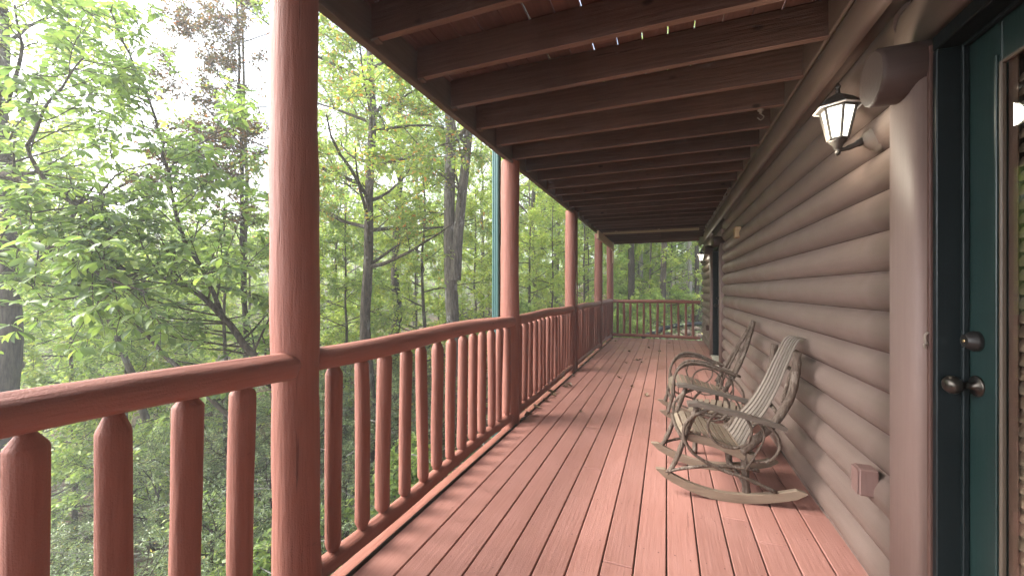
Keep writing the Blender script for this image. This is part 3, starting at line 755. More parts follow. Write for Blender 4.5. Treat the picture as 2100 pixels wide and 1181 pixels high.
def chair_hoop():
    r = empty('rocking_chair', (.34, 4.34, 0), math.pi+.06, label='farther twig rocking chair with bent hoop arms and pointed hoop back', cat='rocking chair', group='rustic twig rocking chairs')
    for s in (-1, 1):
        mb = MB(); mb.prism(rocker_poly(-.40, .42, .11, .12, .048), lambda a, b, w: (a, w, b), s*.20-.016, s*.20+.016, .5); mb.build('rocker', 'rocker_wood', r)
        mb = MB(); bez(mb, [(.35, s*.20, .10), (.31, s*.215, .25), (.29, s*.22, .42)], .017, 60+s); mb.build('leg', 'twig_bark', r)
        mb = MB(); bez(mb, [(-.16, s*.19, .04), (-.15, s*.195, .25), (-.17, s*.20, .42)], .018, 62+s); mb.build('leg', 'twig_bark', r)
        mb = MB(); bez(mb, [(-.14, s*.20, .36), (-.22, s*.205, .50), (-.31, s*.17, .70), (-.385, s*.085, .88), (-.43, s*.02, 1.0)], .018, 64+s, 8, .8); mb.build('back_post', 'twig_bark', r)
        mb = MB()
        for k, (off, zz) in enumerate(((0, 0), (.02, .018), (-.012, .034))):
            bez(mb, [(.29, s*(.225+off), .30), (.285, s*(.235+off), .48), (.20, s*(.245+off), .585+zz), (.05, s*(.25+off), .60+zz), (-.12, s*(.24+off), .55+zz*.6), (-.27, s*(.22+off), .51)], .0105, 70+k+s*4)
        mb.build('armrest', 'twig_bark', r)
        mb = MB()
        C = [(.01+.125*math.cos(a), s*.235, .445+.12*math.sin(a)) for a in np.linspace(0, 2*math.pi, 10)]; bez(mb, C, .007, 80+s)
        bez(mb, [(-.08, s*.24, .57), (-.19, s*.24, .46), (-.21, s*.235, .34), (-.17, s*.22, .24)], .008, 82+s)
        bez(mb, [(-.20, s*.23, .50), (-.28, s*.23, .40), (-.30, s*.22, .30), (-.26, s*.22, .22)], .008, 84+s)
        bez(mb, [(.30, s*.23, .34), (.24, s*.235, .22), (.05, s*.235, .16), (-.20, s*.22, .10)], .009, 86+s)
        mb.build('side_hoop', 'twig_bark', r)
    mb = MB(); slat_seat(mb, -.17, .31, .215, lambda x: .42-.10*sstep(.25-x, 0, .45)-.04*sstep(x, .22, .31), 10, 90); mb.build('seat', 'slat_wood', r)
    mb = MB(); mb.bbox(.29, .313, -.21, .21, .30, .368, .005)
    mb.build('seat_apron', 'slat_wood', r)
    mb = MB()
    bez(mb, [(-.22, .15, .46), (-.27, .12, .60), (-.33, .075, .76), (-.39, 0, .90), (-.33, -.075, .76), (-.27, -.12, .60), (-.22, -.15, .46)], .009, 91)
    mb.build('back_hoop', 'twig_bark', r); mb = MB()
    bez(mb, [(-.18, .08, .40), (-.26, .10, .58), (-.31, .04, .72), (-.31, -.04, .72), (-.26, -.10, .58), (-.18, -.08, .40)], .009, 92)
    bez(mb, [(-.22, .21, .50), (-.235, 0, .51), (-.22, -.21, .50)], .013, 93); bez(mb, [(-.17, .21, .35), (-.17, -.21, .35)], .013, 94); bez(mb, [(.31, .23, .22), (.31, -.23, .22)], .012, 95)
    mb.build('back_hoop', 'twig_bark', r)
chair_hoop()
def side_table():
    r = empty('twig_stool', (.40, 3.62, 0), -.15, label='low twig stool with slatted top standing between the two rocking chairs', cat='stool')
    mb = MB(); slat_seat(mb, -.22, .22, .19, lambda x: .36-.02*(x/.22)**2, 9, 100); mb.build('top', 'slat_wood', r)
    for sx in (-1, 1):
        for sy in (-1, 1):
            mb = MB(); bez(mb, [(sx*.17, sy*.16, 0), (sx*.165, sy*.155, .18), (sx*.16, sy*.15, .345)], .019, 101+sx*2+sy, 8); mb.build('leg', 'twig_bark', r)
    mb = MB()
    for s in (-1, 1):
        bez(mb, [(-.21, s*.17, .12), (0, s*.175, .135), (.20, s*.17, .12)], .012, 110+s); bez(mb, [(s*.175, -.19, .15), (s*.175, .19, .145)], .012, 113+s)
        bez(mb, [(-.2, s*.175, .325), (.2, s*.175, .325)], .013, 116+s)
    mb.build('stretcher', 'twig_bark', r)
side_table()

# ------------------------------------------------------------------ fallen leaves on the deck
def fallen():
    rng = random.Random(21)
    mb = MB(); protos = []
    for k in range(4):
        mb = MB(); L = .045; pts = []
        for i in range(7):
            a = math.pi*2*i/7; rr = L*(.35+.3*rng.random())*(1.6 if i == 0 else 1)
            pts.append((rr*math.cos(a), rr*.7*math.sin(a), .006+rng.uniform(0, .018)))
        V = [(0, 0, .003)]+pts; mb.add(V, [(0, 1+i, 1+(i+1) % 7) for i in range(7)], rng.random())
        mb.tube([(0, 0, .004), (-.03, .005, .008), (-.05, .012, .012)], .0012, 4)
        protos.append(mb)
    spots = []
    for (u, v) in [(1062, 860), (1072, 852), (1092, 836), (1130, 806), (1135, 812), (1160, 795), (1163, 789), (1168, 792), (1176, 772), (1192, 846), (1197, 750), (1206, 743), (1224, 722), (1232, 716), (1241, 705), (1246, 700), (1250, 697), (1284, 745), (1296, 793), (1308, 740), (1316, 744), (1324, 737), (1325, 812), (1331, 714), (1372, 704), (1352, 722), (1270, 775), (1216, 735), (1185, 762), (1262, 700), (1120, 822), (1290, 722)]:
        d = CH*FPX/(v-HOR); p = W(u, v, d); spots.append((max(p.x, -1.33), p.y))
    ob = None; objs = [m.build('fallen_leaf', 'litter') for m in protos]
    for i, (x, y) in enumerate(spots):
        o = objs[i] if i < 4 else objs[i % 4].copy()
        if i >= 4: COL.objects.link(o)
        o.location = (x, y, .001); o.rotation_euler = (0, 0, rng.uniform(0, 6)); s = rng.uniform(1.2, 2.1); o.scale = (s, s, s)
        tag(o, 'small dry brown leaf lying on the red deck boards', 'fallen leaf', 'dry leaves scattered on the deck')
fallen()

# ------------------------------------------------------------------ foliage machinery
def fast_mesh(name, V, Q, lv, material, T=None):
    me = bpy.data.meshes.new(name); nq = len(Q); nt = 0 if T is None else len(T)
    me.vertices.add(len(V)); me.vertices.foreach_set('co', V.astype(np.float32).ravel())
    loops = Q.ravel() if nt == 0 else np.concatenate([Q.ravel(), T.ravel()])
    me.loops.add(len(loops)); me.loops.foreach_set('vertex_index', loops.astype(np.int32))
    me.polygons.add(nq+nt)
    st = np.concatenate([np.arange(nq)*4, nq*4+np.arange(nt)*3]).astype(np.int32)
    me.polygons.foreach_set('loop_start', st)
    me.update(calc_edges=True)
    at = me.attributes.new('lv', 'FLOAT', 'FACE'); at.data.foreach_set('value', lv.astype(np.float32))
    me.materials.append(MATS[material]); return me
def nrmz(a): return a/np.maximum(np.linalg.norm(a, axis=1, keepdims=True), 1e-9)
def leaf_arrays(rs, P, D, L, Wd, up=1.0, near=False, tilt=.55):
    "P base points, D directions; returns V,Q,lv"
    n = len(P); D = nrmz(D)
    N = np.stack([rs.normal(0, tilt, n), rs.normal(0, tilt, n), np.ones(n)*up], 1)
    N = N-D*np.sum(N*D, 1, keepdims=True); N = nrmz(N); S = np.cross(D, N)
    L = L[:, None]; Wd = Wd[:, None]; lv = rs.random(n)
    if not near:
        V = np.stack([P, P+D*L*.45+S*Wd*.5+N*Wd*.12, P+D*L-N*L*.12, P+D*L*.45-S*Wd*.5+N*Wd*.12], 1).reshape(-1, 3)
        Q = np.arange(n*4).reshape(n, 4); return V, Q, lv
    z = N*L
    rows = []
    for (t, w, dr) in ((0, .04, 0), (.30, .34, .0), (.62, .5, -.05), (.85, .34, -.13), (1.0, .02, -.24)):
        c = P+D*L*t+z*dr
        rows += [c+S*Wd*w+N*Wd*w*.28, c, c-S*Wd*w+N*Wd*w*.28]
    V = np.stack(rows, 1).reshape(-1, 3); base = (np.arange(n)*15)[:, None]; Q = []
    for i in range(4):
        for j in range(2): Q.append(base+np.array([i*3+j, i*3+j+1, i*3+j+4, i*3+j+3])[None])
    Q = np.stack(Q, 1).reshape(-1, 4); return V, Q, np.repeat(lv, 8)
def curve(rng, p, d, L, n=5, wob=.25, lift=0.0):
    pts = [Vector(p)]; d = Vector(d).normalized()
    for i in range(n):
        d = (d+Vector((rng.gauss(0, wob), rng.gauss(0, wob), rng.gauss(0, wob*.6)+lift))*.5).normalized()
        pts.append(pts[-1]+d*L/n)
    return pts
def along(pts, t):
    f = t*(len(pts)-1); i = min(int(f), len(pts)-2); a, b = Vector(pts[i]), Vector(pts[i+1])
    return a.lerp(b, f-i), (b-a).normalized()
def side_dir(rng, t, ang, flat=.5):
    h = Vector((rng.gauss(0, 1), rng.gauss(0, 1), rng.gauss(0, 1)*flat)); h = (h-t*h.dot(t)).normalized()
    return (t*math.cos(ang)+h*math.sin(ang)).normalized()
def sprout(rng, mb, mains, nb, nt, blen, tlen, trange=(.2, 1), lift=.05, ang=1.0, flat=.5, br=.35, bias=None):
    "side branches and twigs on the given polylines (pts, r0, r1); returns twig polylines"
    twigs = []
    for (pts, r0, r1) in mains:
        L = sum((Vector(pts[i+1])-Vector(pts[i])).length for i in range(len(pts)-1))
        k = nb if isinstance(nb, int) else max(1, int(L*nb))
        for i in range(k):
            t = trange[0]+(trange[1]-trange[0])*(i+rng.random())/k
            p, d = along(pts, min(t, .99)); dd = side_dir(rng, d, rng.uniform(ang*.7, ang*1.2), flat)
            if bias: dd = (dd+Vector(bias)).normalized()
            bl = blen*rng.uniform(.6, 1.2)*(1.15-.5*t); r = max(.004, (r0+(r1-r0)*t)*br)
            b = curve(rng, p, dd, bl, 5, .22, lift); mb.tube(b, [r*(1-.8*q/5)+.002 for q in range(6)], 5, False)
            for j in range(nt):
                tt = .25+.75*(j+rng.random())/nt; p2, d2 = along(b, min(tt, .99))
                tw = curve(rng, p2, side_dir(rng, d2, rng.uniform(.4, 1.1), .45), tlen*rng.uniform(.5, 1.2), 3, .25, 0)
                mb.tube(tw, [.005, .004, .003, .002], 3, False); twigs.append(tw)
    return twigs
def twig_leaves(rs, twigs, per, L, spread=.06, near=False, wr=.5, droop=.25, tilt=.55):
    A = np.array([[list(p) for p in t] for t in twigs]); n = len(A)*per
    idx = rs.integers(0, len(A), n); f = rs.random(n)**.8*2.999; i = f.astype(int); f = (f-i)[:, None]
    P = A[idx, i]*(1-f)+A[idx, i+1]*f; T = nrmz(A[idx, i+1]-A[idx, i])
    P = P+rs.normal(0, spread, (n, 3)); D = T*.6+rs.normal(0, .8, (n, 3))*np.array([1, 1, .45]); D[:, 2] -= droop
    ln = L*rs.uniform(.6, 1.25, n); return leaf_arrays(rs, P, D, ln, ln*wr, near=near, tilt=tilt)
def whorl_leaves(rs, twigs, per, L, k=6, wr=.42, droop=.25):
    "palmate / whorled big leaves on twig ends"
    A = np.array([[list(p) for p in t] for t in twigs]); n = len(A)*per
    idx = np.repeat(np.arange(len(A)), per); f = rs.uniform(.8, 2.999, n); i = f.astype(int); f = (f-i)[:, None]
    P = A[idx, i]*(1-f)+A[idx, i+1]*f+rs.normal(0, .02, (n, 3)); T = nrmz(A[idx, 3]-A[idx, 2]); ph = rs.uniform(0, 6.28, n)
    Ps, Ds, Ls = [], [], []; sc = rs.uniform(.65, 1.2, n)
    for q in range(k):
        a = ph+q*2*math.pi/k+rs.normal(0, .2, n)
        D = np.stack([np.cos(a), np.sin(a), -droop+rs.normal(0, .25, n)], 1)+T*.45
        Ps.append(P+nrmz(D)*.015); Ds.append(D); Ls.append(L*sc*rs.uniform(.75, 1.15, n))
    P, D, ln = np.concatenate(Ps), np.concatenate(Ds), np.concatenate(Ls); return leaf_arrays(rs, P, D, ln, ln*wr, near=True, tilt=.35)
def jitter_pts(rng, pts, n, amp):
    q = spline(pts, n); return [p+Vector((rng.gauss(0, amp), rng.gauss(0, amp), 0)) if 0 < i < len(q)-1 else p for i, p in enumerate(q)]

def finish(mb, arr, name, loc, label, cat, group, barkm, leafm):
    rt = empty(name, loc, label=label, cat=cat, group=group)
    t = mb.build('trunk', barkm, rt); c = bpy.data.objects.new('crown', fast_mesh('crown', arr[0], arr[1], arr[2], leafm)); COL.objects.link(c); c.parent = rt
    return rt

def tree(seed, H, r0, cb, nl, limb, nb, nt, per, leafL, name, label, group, barkm, leafm, loc, lift=.06, lean=(0, 0), spread=.06, ang=1.15, blen=1.3, tlen=.55, hidden_top=None, cat='tree', droop=.25, wr=.55, extra=None, wob=.0035):
    rng = random.Random(seed); rs = np.random.default_rng(seed); mb = MB()
    n = 9; tp = [Vector((lean[0]*H*(i/n)+rng.gauss(0, wob*H)*(0 < i), lean[1]*H*(i/n)+rng.gauss(0, wob*H)*(0 < i), H*i/n)) for i in range(n+1)]
    q = spline(tp, 4); K = len(q)
    mb.tube(q, [r0*(1.25 if i == 0 else 1)*(1-.85*(i/K)**1.1)+.006 for i in range(K)], 12, False, True, .05, rng)
    mains = []
    for i in range(nl):
        t = cb+(1-cb)*(i+rng.random())/nl; p, d = along(q, min(t, .985)); L = limb*(1.1-.75*((t-cb)/(1-cb)))*rng.uniform(.7, 1.25)
        a = i*2.4+rng.uniform(-.5, .5); dd = Vector((math.cos(a)*math.sin(ang), math.sin(a)*math.sin(ang), math.cos(ang)+rng.uniform(-.1, .2)))
        r = r0*(1-.8*t)*.42+.006; c = curve(rng, p, dd, L, 6, .22, lift); mb.tube(c, [r*(1-.8*k/6)+.003 for k in range(7)], 6, False); mains.append((c, r, r*.2))
    if extra: mains += extra(mb, rng)
    tw = sprout(rng, mb, mains, nb, nt, blen, tlen, (.15, 1), .03)
    arr = twig_leaves(rs, tw, per, leafL, spread, droop=droop, wr=wr)
    return finish(mb, arr, name, loc, label, cat, group, barkm, leafm)
def gp(u, d):
    p = W(u, 0, d); return (p.x, p.y, ground(p.x, p.y)-.1)

# ---- trees one can tell apart
tree(101, 15, .135, .30, 36, 3.0, 5, 5, 36, .095, 'maple_tree', 'straight brown trunk tree with orange tinged leaves just right of the nearest post', None, 'bark_brown', 'leaf_autumn', gp(752, 9.2), ang=1.35, lean=(.003, 0))
def fork(mb, rng):
    out = []
    q = spline([(0, 0, 3.6), (.06, .03, 4.6), (.16, .07, 5.6), (.34, .12, 7.4), (.46, .2, 10), (.54, .3, 14)], 5); mb.tube(q, [.155-.10*i/len(q) for i in range(len(q))], 12, False)
    for i in range(9):
        p, d = along(q, .35+.6*i/9); c = curve(rng, p, side_dir(rng, d, 1.1), 2.2, 5, .2, .06); mb.tube(c, [.035*(1-.15*k) for k in range(6)], 6, False); out.append((c, .035, .008))
    return out
tree(102, 16, .17, .42, 18, 2.8, 5, 5, 24, .095, 'forked_tree', 'grey forked trunk tree just left of the green downspout', None, 'bark_grey', 'leaf_autumn', gp(932, 9.6), extra=fork, lean=(-.02, 0), wob=.0015)
tree(103, 10.5, .17, .45, 16, 2.6, 5, 5, 24, .11, 'crooked_tree', 'dark crooked tree between the straight brown trunk and the forked trunk', None, 'bark_dark', 'leaf_green', gp(812, 13.5), lean=(.01, 0), lift=.12, wob=.012)
tree(104, 14, .24, .5, 18, 3.0, 5, 5, 24, .12, 'oak_tree', 'dark thick trunk tree at the far left edge of the view', None, 'bark_dark', 'leaf_yellow', gp(8, 8.2))
tree(105, 14, .065, .35, 16, 1.8, 4, 4, 22, .085, 'slender_tree', 'slender pale stemmed tree left of the nearest post with rusty leaves on top', None, 'bark_grey', 'leaf_rust', gp(500, 10.5), ang=1.3)
for (u, d, r, H_, bk, lb) in ((1294, 17.5, .145, 17, 'bark_dark', 'dark trunk tree seen over the end railing, leftmost of those trunks'), (1314, 22, .11, 17, 'bark_pale', 'pale spotted trunk tree just right of the leftmost dark trunk over the end railing'),
                      (1358, 18.5, .14, 18, 'bark_brown', 'dark barked tree seen in the middle above the end railing'), (1414, 21, .11, 18, 'bark_pale', 'pale thin tree near the lit lantern end of the wall'), (1428, 19, .10, 17, 'bark_dark', 'thin dark tree right beside the far corner of the house')):
    tree(int(u), H_, r, .38, 14, 2.6, 5, 4, 22, .13, 'forest_tree', lb, None, bk, 'leaf_yellow', gp(u, d))

# ---- near big-leaf trees, limbs laid where they stand
def guided(name, label, mains_px, leafm, barkm, seed, base, nb=3.0, nt=4, blen=.8, tlen=.28, whorls=1, L=.15, k=6, bias=None, trange=(.25, 1), cat='tree', small=None, lift=.04):
    rng = random.Random(seed); rs = np.random.default_rng(seed); mb = MB(); o = Vector(base); mains = []
    for (px, r0, r1) in mains_px:
        q = jitter_pts(rng, [W(*p)-o for p in px], 4, .012); K = len(q)
        mb.tube(q, [r0+(r1-r0)*i/(K-1) for i in range(K)], 9, False, True, .04, rng); mains.append((q, r0, r1))
    tw = sprout(rng, mb, mains, nb, nt, blen, tlen, trange, lift, 1.0, .4, .35, bias)
    if small: arr = twig_leaves(rs, tw, small, L, .05, near=False, droop=.3)
    else: arr = whorl_leaves(rs, tw, whorls, L, k)
    return finish(mb, arr, name, o, label, cat, None, barkm, leafm)
b1 = W(640, 1180, 5.6)
guided('leaning_tree', 'leaning big leaved tree rising to the left behind the nearest railing', [
    ([(600, 1000, 5.6), (560, 800, 5.6), (520, 728, 5.6), (455, 648, 5.6), (385, 590, 5.5), (300, 560, 5.3), (180, 540, 5.0)], .062, .02),
    ([(385, 590, 5.5), (430, 560, 5.2), (520, 545, 5.0)], .02, .008),
    ([(455, 648, 5.6), (420, 560, 5.9), (372, 480, 6.0), (345, 350, 6.0), (318, 240, 6.0), (262, 110, 5.8), (225, 20, 5.6)], .034, .010),
    ([(345, 350, 6.0), (400, 300, 5.8), (480, 270, 5.6)], .016, .006),
    ([(300, 560, 5.3), (200, 600, 5.0), (80, 620, 4.8)], .018, .006)], 'leaf_big', 'bark_brown', 7, b1, nb=7.5, nt=6, whorls=1, L=.155, trange=(.15, 1), blen=1.1)
guided('broadleaf_tree', 'broad leaved tree with a heavy limb reaching in from the upper left', [
    ([(-330, 1100, 6.0), (-330, 600, 6.0), (-220, 420, 5.8), (-60, 350, 5.5), (100, 388, 5.2), (180, 440, 5.1), (245, 484, 5.0)], .10, .022),
    ([(100, 388, 5.2), (60, 300, 5.0), (110, 200, 4.8), (170, 120, 4.6)], .025, .008),
    ([(-60, 350, 5.5), (0, 240, 5.2), (40, 120, 5.0), (30, 10, 4.9)], .035, .010),
    ([(180, 440, 5.1), (240, 360, 5.0), (340, 330, 4.9)], .014, .006),
    ([(-60, 350, 5.5), (60, 470, 5.0), (200, 560, 4.7), (300, 600, 4.5)], .03, .008)], 'leaf_big', 'bark_brown', 9, W(-330, 1300, 6.0), nb=5.5, nt=6, whorls=1, L=.155, trange=(.25, 1), blen=1.1)
guided('sapling_tree', 'thin leaning sapling crossing behind the nearest railing left of the leaning tree', [
    ([(520, 900, 7.2), (370, 758, 7.0), (300, 690, 6.9), (240, 640, 6.8), (170, 600, 6.7), (60, 580, 6.5)], .042, .014),
    ([(300, 860, 9), (262, 740, 9), (215, 640, 9), (180, 560, 9), (150, 480, 9)], .075, .02)], 'leaf_green', 'bark_brown', 12, W(520, 1200, 7.2), nb=4.2, L=.13, whorls=2, trange=(.35, 1))
guided('rusty_tree', 'fine twigged tree with rusty red leaves in the upper left sky', [
    ([(505, 700, 10), (497, 500, 10), (495, 300, 10), (490, 120, 10), (480, -80, 10)], .06, .02),
    ([(495, 300, 10), (440, 240, 9.8), (380, 170, 9.6), (330, 110, 9.4)], .025, .008), ([(495, 220, 10), (440, 140, 9.6), (400, 30, 9.4)], .02, .008),
    ([(570, 262, 8.5), (540, 286, 8.4), (505, 268, 8.3), (470, 284, 8.3), (420, 262, 8.2), (390, 300, 8.1), (360, 330, 8)], .014, .004), ([(590, 330, 8.5), (550, 308, 8.4), (520, 322, 8.3), (470, 304, 8.2), (430, 322, 8.2), (380, 372, 8.1), (330, 400, 8)], .014, .004)],
    'leaf_rust', 'bark_dark', 14, W(505, 900, 10), nb=4.2, nt=6, blen=1.1, tlen=.4, small=34, L=.085, trange=(.25, 1))

# ---- copies: understory trees, tall trees, shrubs
def where(u):
    for lim, t in ((180, 'at the left edge of the view'), (400, 'left of the leaning big leaved tree'), (600, 'just behind the nearest post'), (745, 'between the nearest post and the straight brown trunk'),
                   (930, 'between the straight brown trunk and the forked trunk'), (1045, 'beside the green downspout and second post'), (1165, 'between the second and third posts'), (1250, 'between the third post and the corner post'),
                   (1340, 'beyond the left half of the end railing')):
        if u < lim: return t
    return 'beyond the right half of the end railing'
RANK = ['nearest', 'second nearest', 'third nearest', 'fourth nearest', 'fifth nearest', 'sixth nearest', 'seventh nearest', 'eighth nearest', 'ninth nearest', 'tenth nearest', 'eleventh nearest', 'twelfth nearest']
def ranked(spots, what):
    out = []
    for i, (u, d) in enumerate(spots):
        k = sum(1 for q in spots if where(q[0]) == where(u) and q[1] < d)
        out.append(RANK[k]+' '+what+' '+where(u))
    return out
def family(ud, specs, what, group, sc, cat='tree', seed=1):
    rng = random.Random(seed); ud = [(u+rng.uniform(-10, 10), d+rng.uniform(-.3, .3)) for u, d in ud]; lab = ranked(ud, what); protos = []
    for i, (u, d) in enumerate(ud):
        if i < len(specs):
            a, kw = specs[i]; protos.append(tree(*a, lab[i], group, kw.pop('bk'), kw.pop('lm'), gp(u, d), cat=cat, **kw))
        else: dup(protos[i % len(specs)], gp(u, d), rng.uniform(0, 6.28), sc(u, d, rng), lab[i])
def scatter():
    ud = [(60, 13), (190, 16), (310, 14), (420, 18), (520, 15), (690, 15), (780, 19), (860, 16), (900, 22), (980, 15), (1010, 21), (1085, 16), (1110, 22), (1140, 15), (1200, 18), (1235, 24), (1275, 26), (1300, 30), (1335, 25), (1345, 32), (1385, 27), (1400, 34), (1440, 26), (-80, 15), (120, 24), (260, 26), (380, 30), (480, 25), (600, 22), (720, 27), (820, 30), (950, 30), (1060, 30), (1180, 30), (640, 33), (1330, 19.5), (1380, 22.5), (1290, 22), (30, 9.5), (150, 10.5), (260, 9), (380, 11), (470, 10), (640, 12), (710, 11.5), (860, 12), (1090, 19), (1215, 22), (1318, 23)]
    family(ud, [((201+k, 7.5, .055, .08, 22, 2.3, 5, 4, 24, .12, 'young_tree'), dict(bk='bark_brown', lm=lm, ang=1.4, blen=.9, tlen=.4, lift=.02, spread=.05)) for k, lm in enumerate(('leaf_green', 'leaf_yellow', 'leaf_green', 'leaf_yellow'))],
           'bright green young tree', 'young green trees of the understory', lambda u, d, r: r.uniform(.75, 1.15), seed=77)
    ud = [(100, 22), (700, 20), (1100, 20), (330, 30), (640, 28), (860, 28), (990, 22), (1040, 28), (1150, 22), (1190, 27), (1225, 33), (1268, 30), (1375, 34), (1340, 40), (1290, 42), (1450, 30), (1500, 33), (-60, 26), (930, 36), (1400, 42), (1130, 36)]
    family(ud, [((301+k, 15, .14, .30, 20, 3.4, 5, 5, 26, .16, 'tall_tree'), dict(bk=bk, lm=lm, blen=1.5, tlen=.6, spread=.09)) for k, (bk, lm) in enumerate((('bark_brown', 'leaf_yellow'), ('bark_grey', 'leaf_autumn'), ('bark_brown', 'leaf_green')))],
           'tall forest tree', 'tall trees of the forest beyond the porch', lambda u, d, r: r.uniform(.62, .85) if u < 500 else r.uniform(.85, 1.15), seed=78)
    ud = [(60, 5.5), (240, 4.8), (430, 5.5), (560, 6.5), (700, 6.5), (800, 8), (900, 9), (150, 7), (330, 7.5), (500, 8), (640, 8.5), (740, 10), (850, 11), (1000, 10), (-40, 7), (20, 9), (240, 10), (430, 11), (600, 12), (690, 4.8), (950, 13)]
    family(ud, [((401+k, 2.3, .03, .05, 18, 1.1, 4, 3, 60, .055, 'shrub'), dict(bk='bark_dark', lm='leaf_dull', ang=1.0, blen=.6, tlen=.35, spread=.025, wr=.26, droop=.1)) for k in range(3)],
           'grey green shrub', 'dull green shrubs below the railing', lambda u, d, r: r.uniform(.6, 1.15), 'shrub', 79)
    ud = [(400, 5.2), (560, 5.0), (300, 4.6), (545, 4.2), (120, 5.0), (20, 6.5), (460, 7), (700, 5.6), (170, 5.8), (820, 7), (1090, 11), (1150, 13), (1210, 15), (1270, 16), (1310, 15), (1350, 16.5), (1280, 19), (1390, 18), (1240, 13.5), (1330, 17.5), (1000, 12), (1060, 13), (1300, 13.4), (1265, 14)]
    family(ud, [((451+k, 1.6, .02, .05, 16, .9, 4, 4, 16, .10, 'bush'), dict(bk='bark_brown', lm='leaf_green', ang=1.1, blen=.45, tlen=.25, spread=.04)) for k in range(2)],
           'fresh green leafy bush', 'fresh green bushes on the slope', lambda u, d, r: r.uniform(.55, 1.0), 'bush', 80)
scatter()

# ---- uncountable: ground cover and far wood
def undergrowth():
    rs = np.random.default_rng(5); n = 52000
    u = rs.uniform(-150, 1480, n); d = 3.2+rs.random(n)**1.3*26
    l = (u-1050)/FPX*d; x = l*CS-d*SN; y = l*SN+d*CS
    keep = ((x < -1.9) | (y > 11.9)); x, y = x[keep], y[keep]; n = len(x)
    patch = np.sin(x*1.7+y*.6)+np.sin(y*1.9-x*.8)+rs.normal(0, .5, n)
    z = np.array([ground(a, b) for a, b in zip(x, y)])+rs.random(n)*np.clip(.35+.3*patch, .05, 1.0)
    D = rs.normal(0, 1, (n, 3))*np.array([1, 1, .35]); ln = rs.uniform(.06, .15, n)
    V, Q, lv = leaf_arrays(rs, np.stack([x, y, z], 1), D, ln, ln*.6)
    o = bpy.data.objects.new('undergrowth', fast_mesh('undergrowth', V, Q, lv, 'leaf_dull')); COL.objects.link(o); tag(o, 'low leafy ground cover on the forest floor', 'undergrowth', kind='stuff')
    mb = MB(); rng = random.Random(9)
    for i in range(260):
        uu, dd = rng.uniform(-60, 1250), rng.uniform(3.6, 11); p = W(uu, 0, dd)
        if p.x > -2: continue
        z = ground(p.x, p.y); a = rng.uniform(0, 6.28)
        mb.tube(curve(rng, (p.x, p.y, z+rng.uniform(.1, 2.0)), (math.cos(a), math.sin(a), rng.uniform(-.1, .7)), rng.uniform(.5, 1.7), 6, .35, .0), [.011, .010, .009, .007, .006, .004, .003], 4, False)
    tag(mb.build('bare_brush', 'bark_pale'), 'tangle of bare pale twigs on the slope below the railing', 'brush', kind='stuff')
undergrowth()
def far_wood():
    rs = np.random.default_rng(15); nc = 1700
    u = rs.uniform(-420, 1700, nc); d = rs.uniform(42, 72, nc); l = (u-1050)/FPX*d; x = l*CS-d*SN; y = l*SN+d*CS
    g = np.array([ground(a, b) for a, b in zip(x, y)]); top = np.where(x < -14, 12.5, 17)*(.75+.25*np.sin(x*.35)*np.cos(y*.27))
    z = g+rs.random(nc)**.8*np.maximum(top-(g*.55), 4); per = 46
    P = np.repeat(np.stack([x, y, z], 1), per, 0)+rs.normal(0, 1, (nc*per, 3))*np.array([1.5, 1.5, 1.0]); n = len(P)
    D = rs.normal(0, 1, (n, 3))*np.array([1, 1, .5]); ln = rs.uniform(.22, .5, n); V, Q, lv = leaf_arrays(rs, P, D, ln, ln*.6)
    o = bpy.data.objects.new('far_wood', fast_mesh('far_wood', V, Q, lv, 'leaf_green')); COL.objects.link(o); tag(o, 'far green wood closing the view behind the trees', 'wood', kind='stuff')
far_wood()
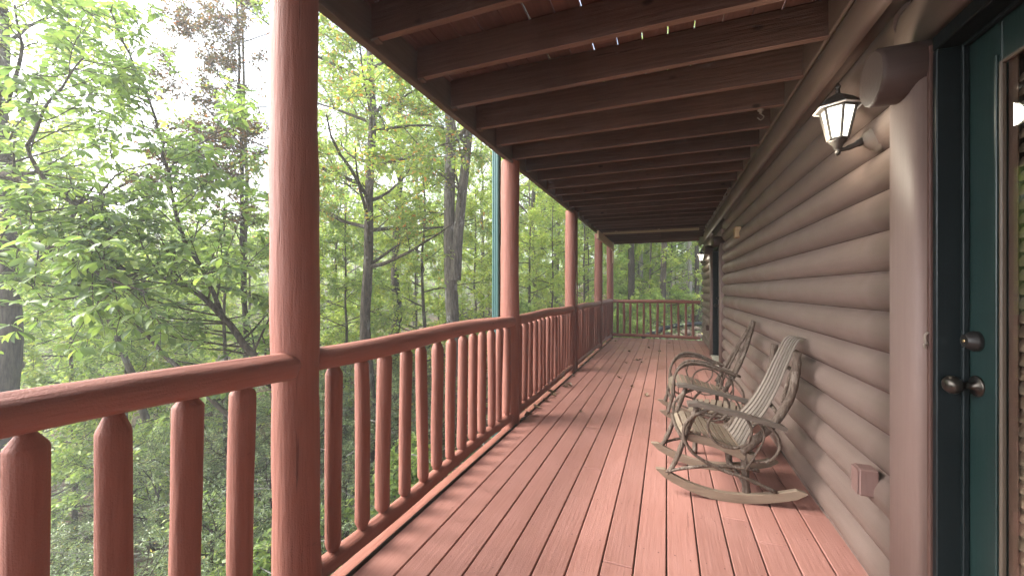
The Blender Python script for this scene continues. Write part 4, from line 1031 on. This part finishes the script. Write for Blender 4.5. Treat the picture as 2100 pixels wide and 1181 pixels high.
# rocks and black drain pipe beyond the far end
mb = MB(); P = [W(1318, 690, 12.6), W(1340, 682, 12.9), W(1365, 672, 13.1), W(1395, 667, 13.3), W(1425, 664, 13.5), W(1450, 664, 13.7)]
q = spline(P, 8); mb.tube(q, [.075 if i % 2 else .066 for i in range(len(q))], 12)
tag(mb.build('drain_pipe', 'black_plastic'), 'black corrugated drain pipe on the ground beyond the end railing', 'pipe')
bark('rock', (.12, .09, .07), (.28, .22, .17), None, .5)
rng = random.Random(44)
for i, (u, v, d, s) in enumerate([(1408, 682, 12.9, .17), (1428, 674, 13.2, .13), (1386, 688, 12.5, .11), (1366, 690, 12.6, .07), (1434, 688, 12.4, .12)]):
    mb = MB(); V = []; F = []
    for a in range(7):
        for b_ in range(10):
            t, f = math.pi*a/6, 2*math.pi*b_/10; k = s*(1+rng.uniform(-.18, .18)); V.append((k*math.sin(t)*math.cos(f), k*math.sin(t)*math.sin(f), k*.6*math.cos(t)))
    mb.add(V, [(a*10+b_, (a+1)*10+b_, (a+1)*10+(b_+1) % 10, a*10+(b_+1) % 10) for a in range(6) for b_ in range(10)], .5)
    tag(mb.build('rock', 'rock', None, W(u, v, d)), ['largest pale rock by the black pipe beyond the end railing', 'second largest pale rock, behind the largest, by the black pipe', 'pale rock in front and left of the black pipe', 'smallest pale rock by the black pipe beyond the end railing', 'pale rock nearest the corner of the house past the end railing'][i], 'rock', 'rocks by the black pipe')

# ------------------------------------------------------------------ light air haze through the wood
hz = MB(); zs_ = [ground(x, y) for x in range(-130, 111, 4) for y in range(-70, 141, 4)]
hz.box(-131, 111, -71, 141, min(zs_)-2, max(26, max(zs_)+1), .5)
m = bpy.data.materials.new('haze_air'); m.use_nodes = True; MATS['haze_air'] = m
n, l = m.node_tree.nodes, m.node_tree.links; n.clear()
o_ = n.new('ShaderNodeOutputMaterial'); v_ = n.new('ShaderNodeVolumePrincipled')
v_.inputs['Color'].default_value = (.93, .96, .95, 1); v_.inputs['Density'].default_value = .0062; v_.inputs['Anisotropy'].default_value = .3
l.new(v_.outputs[0], o_.inputs['Volume'])
tag(hz.build('haze', 'haze_air'), 'thin pale haze in the air of the wood', 'haze', kind='stuff')
print('ground', min(zs_), max(zs_))
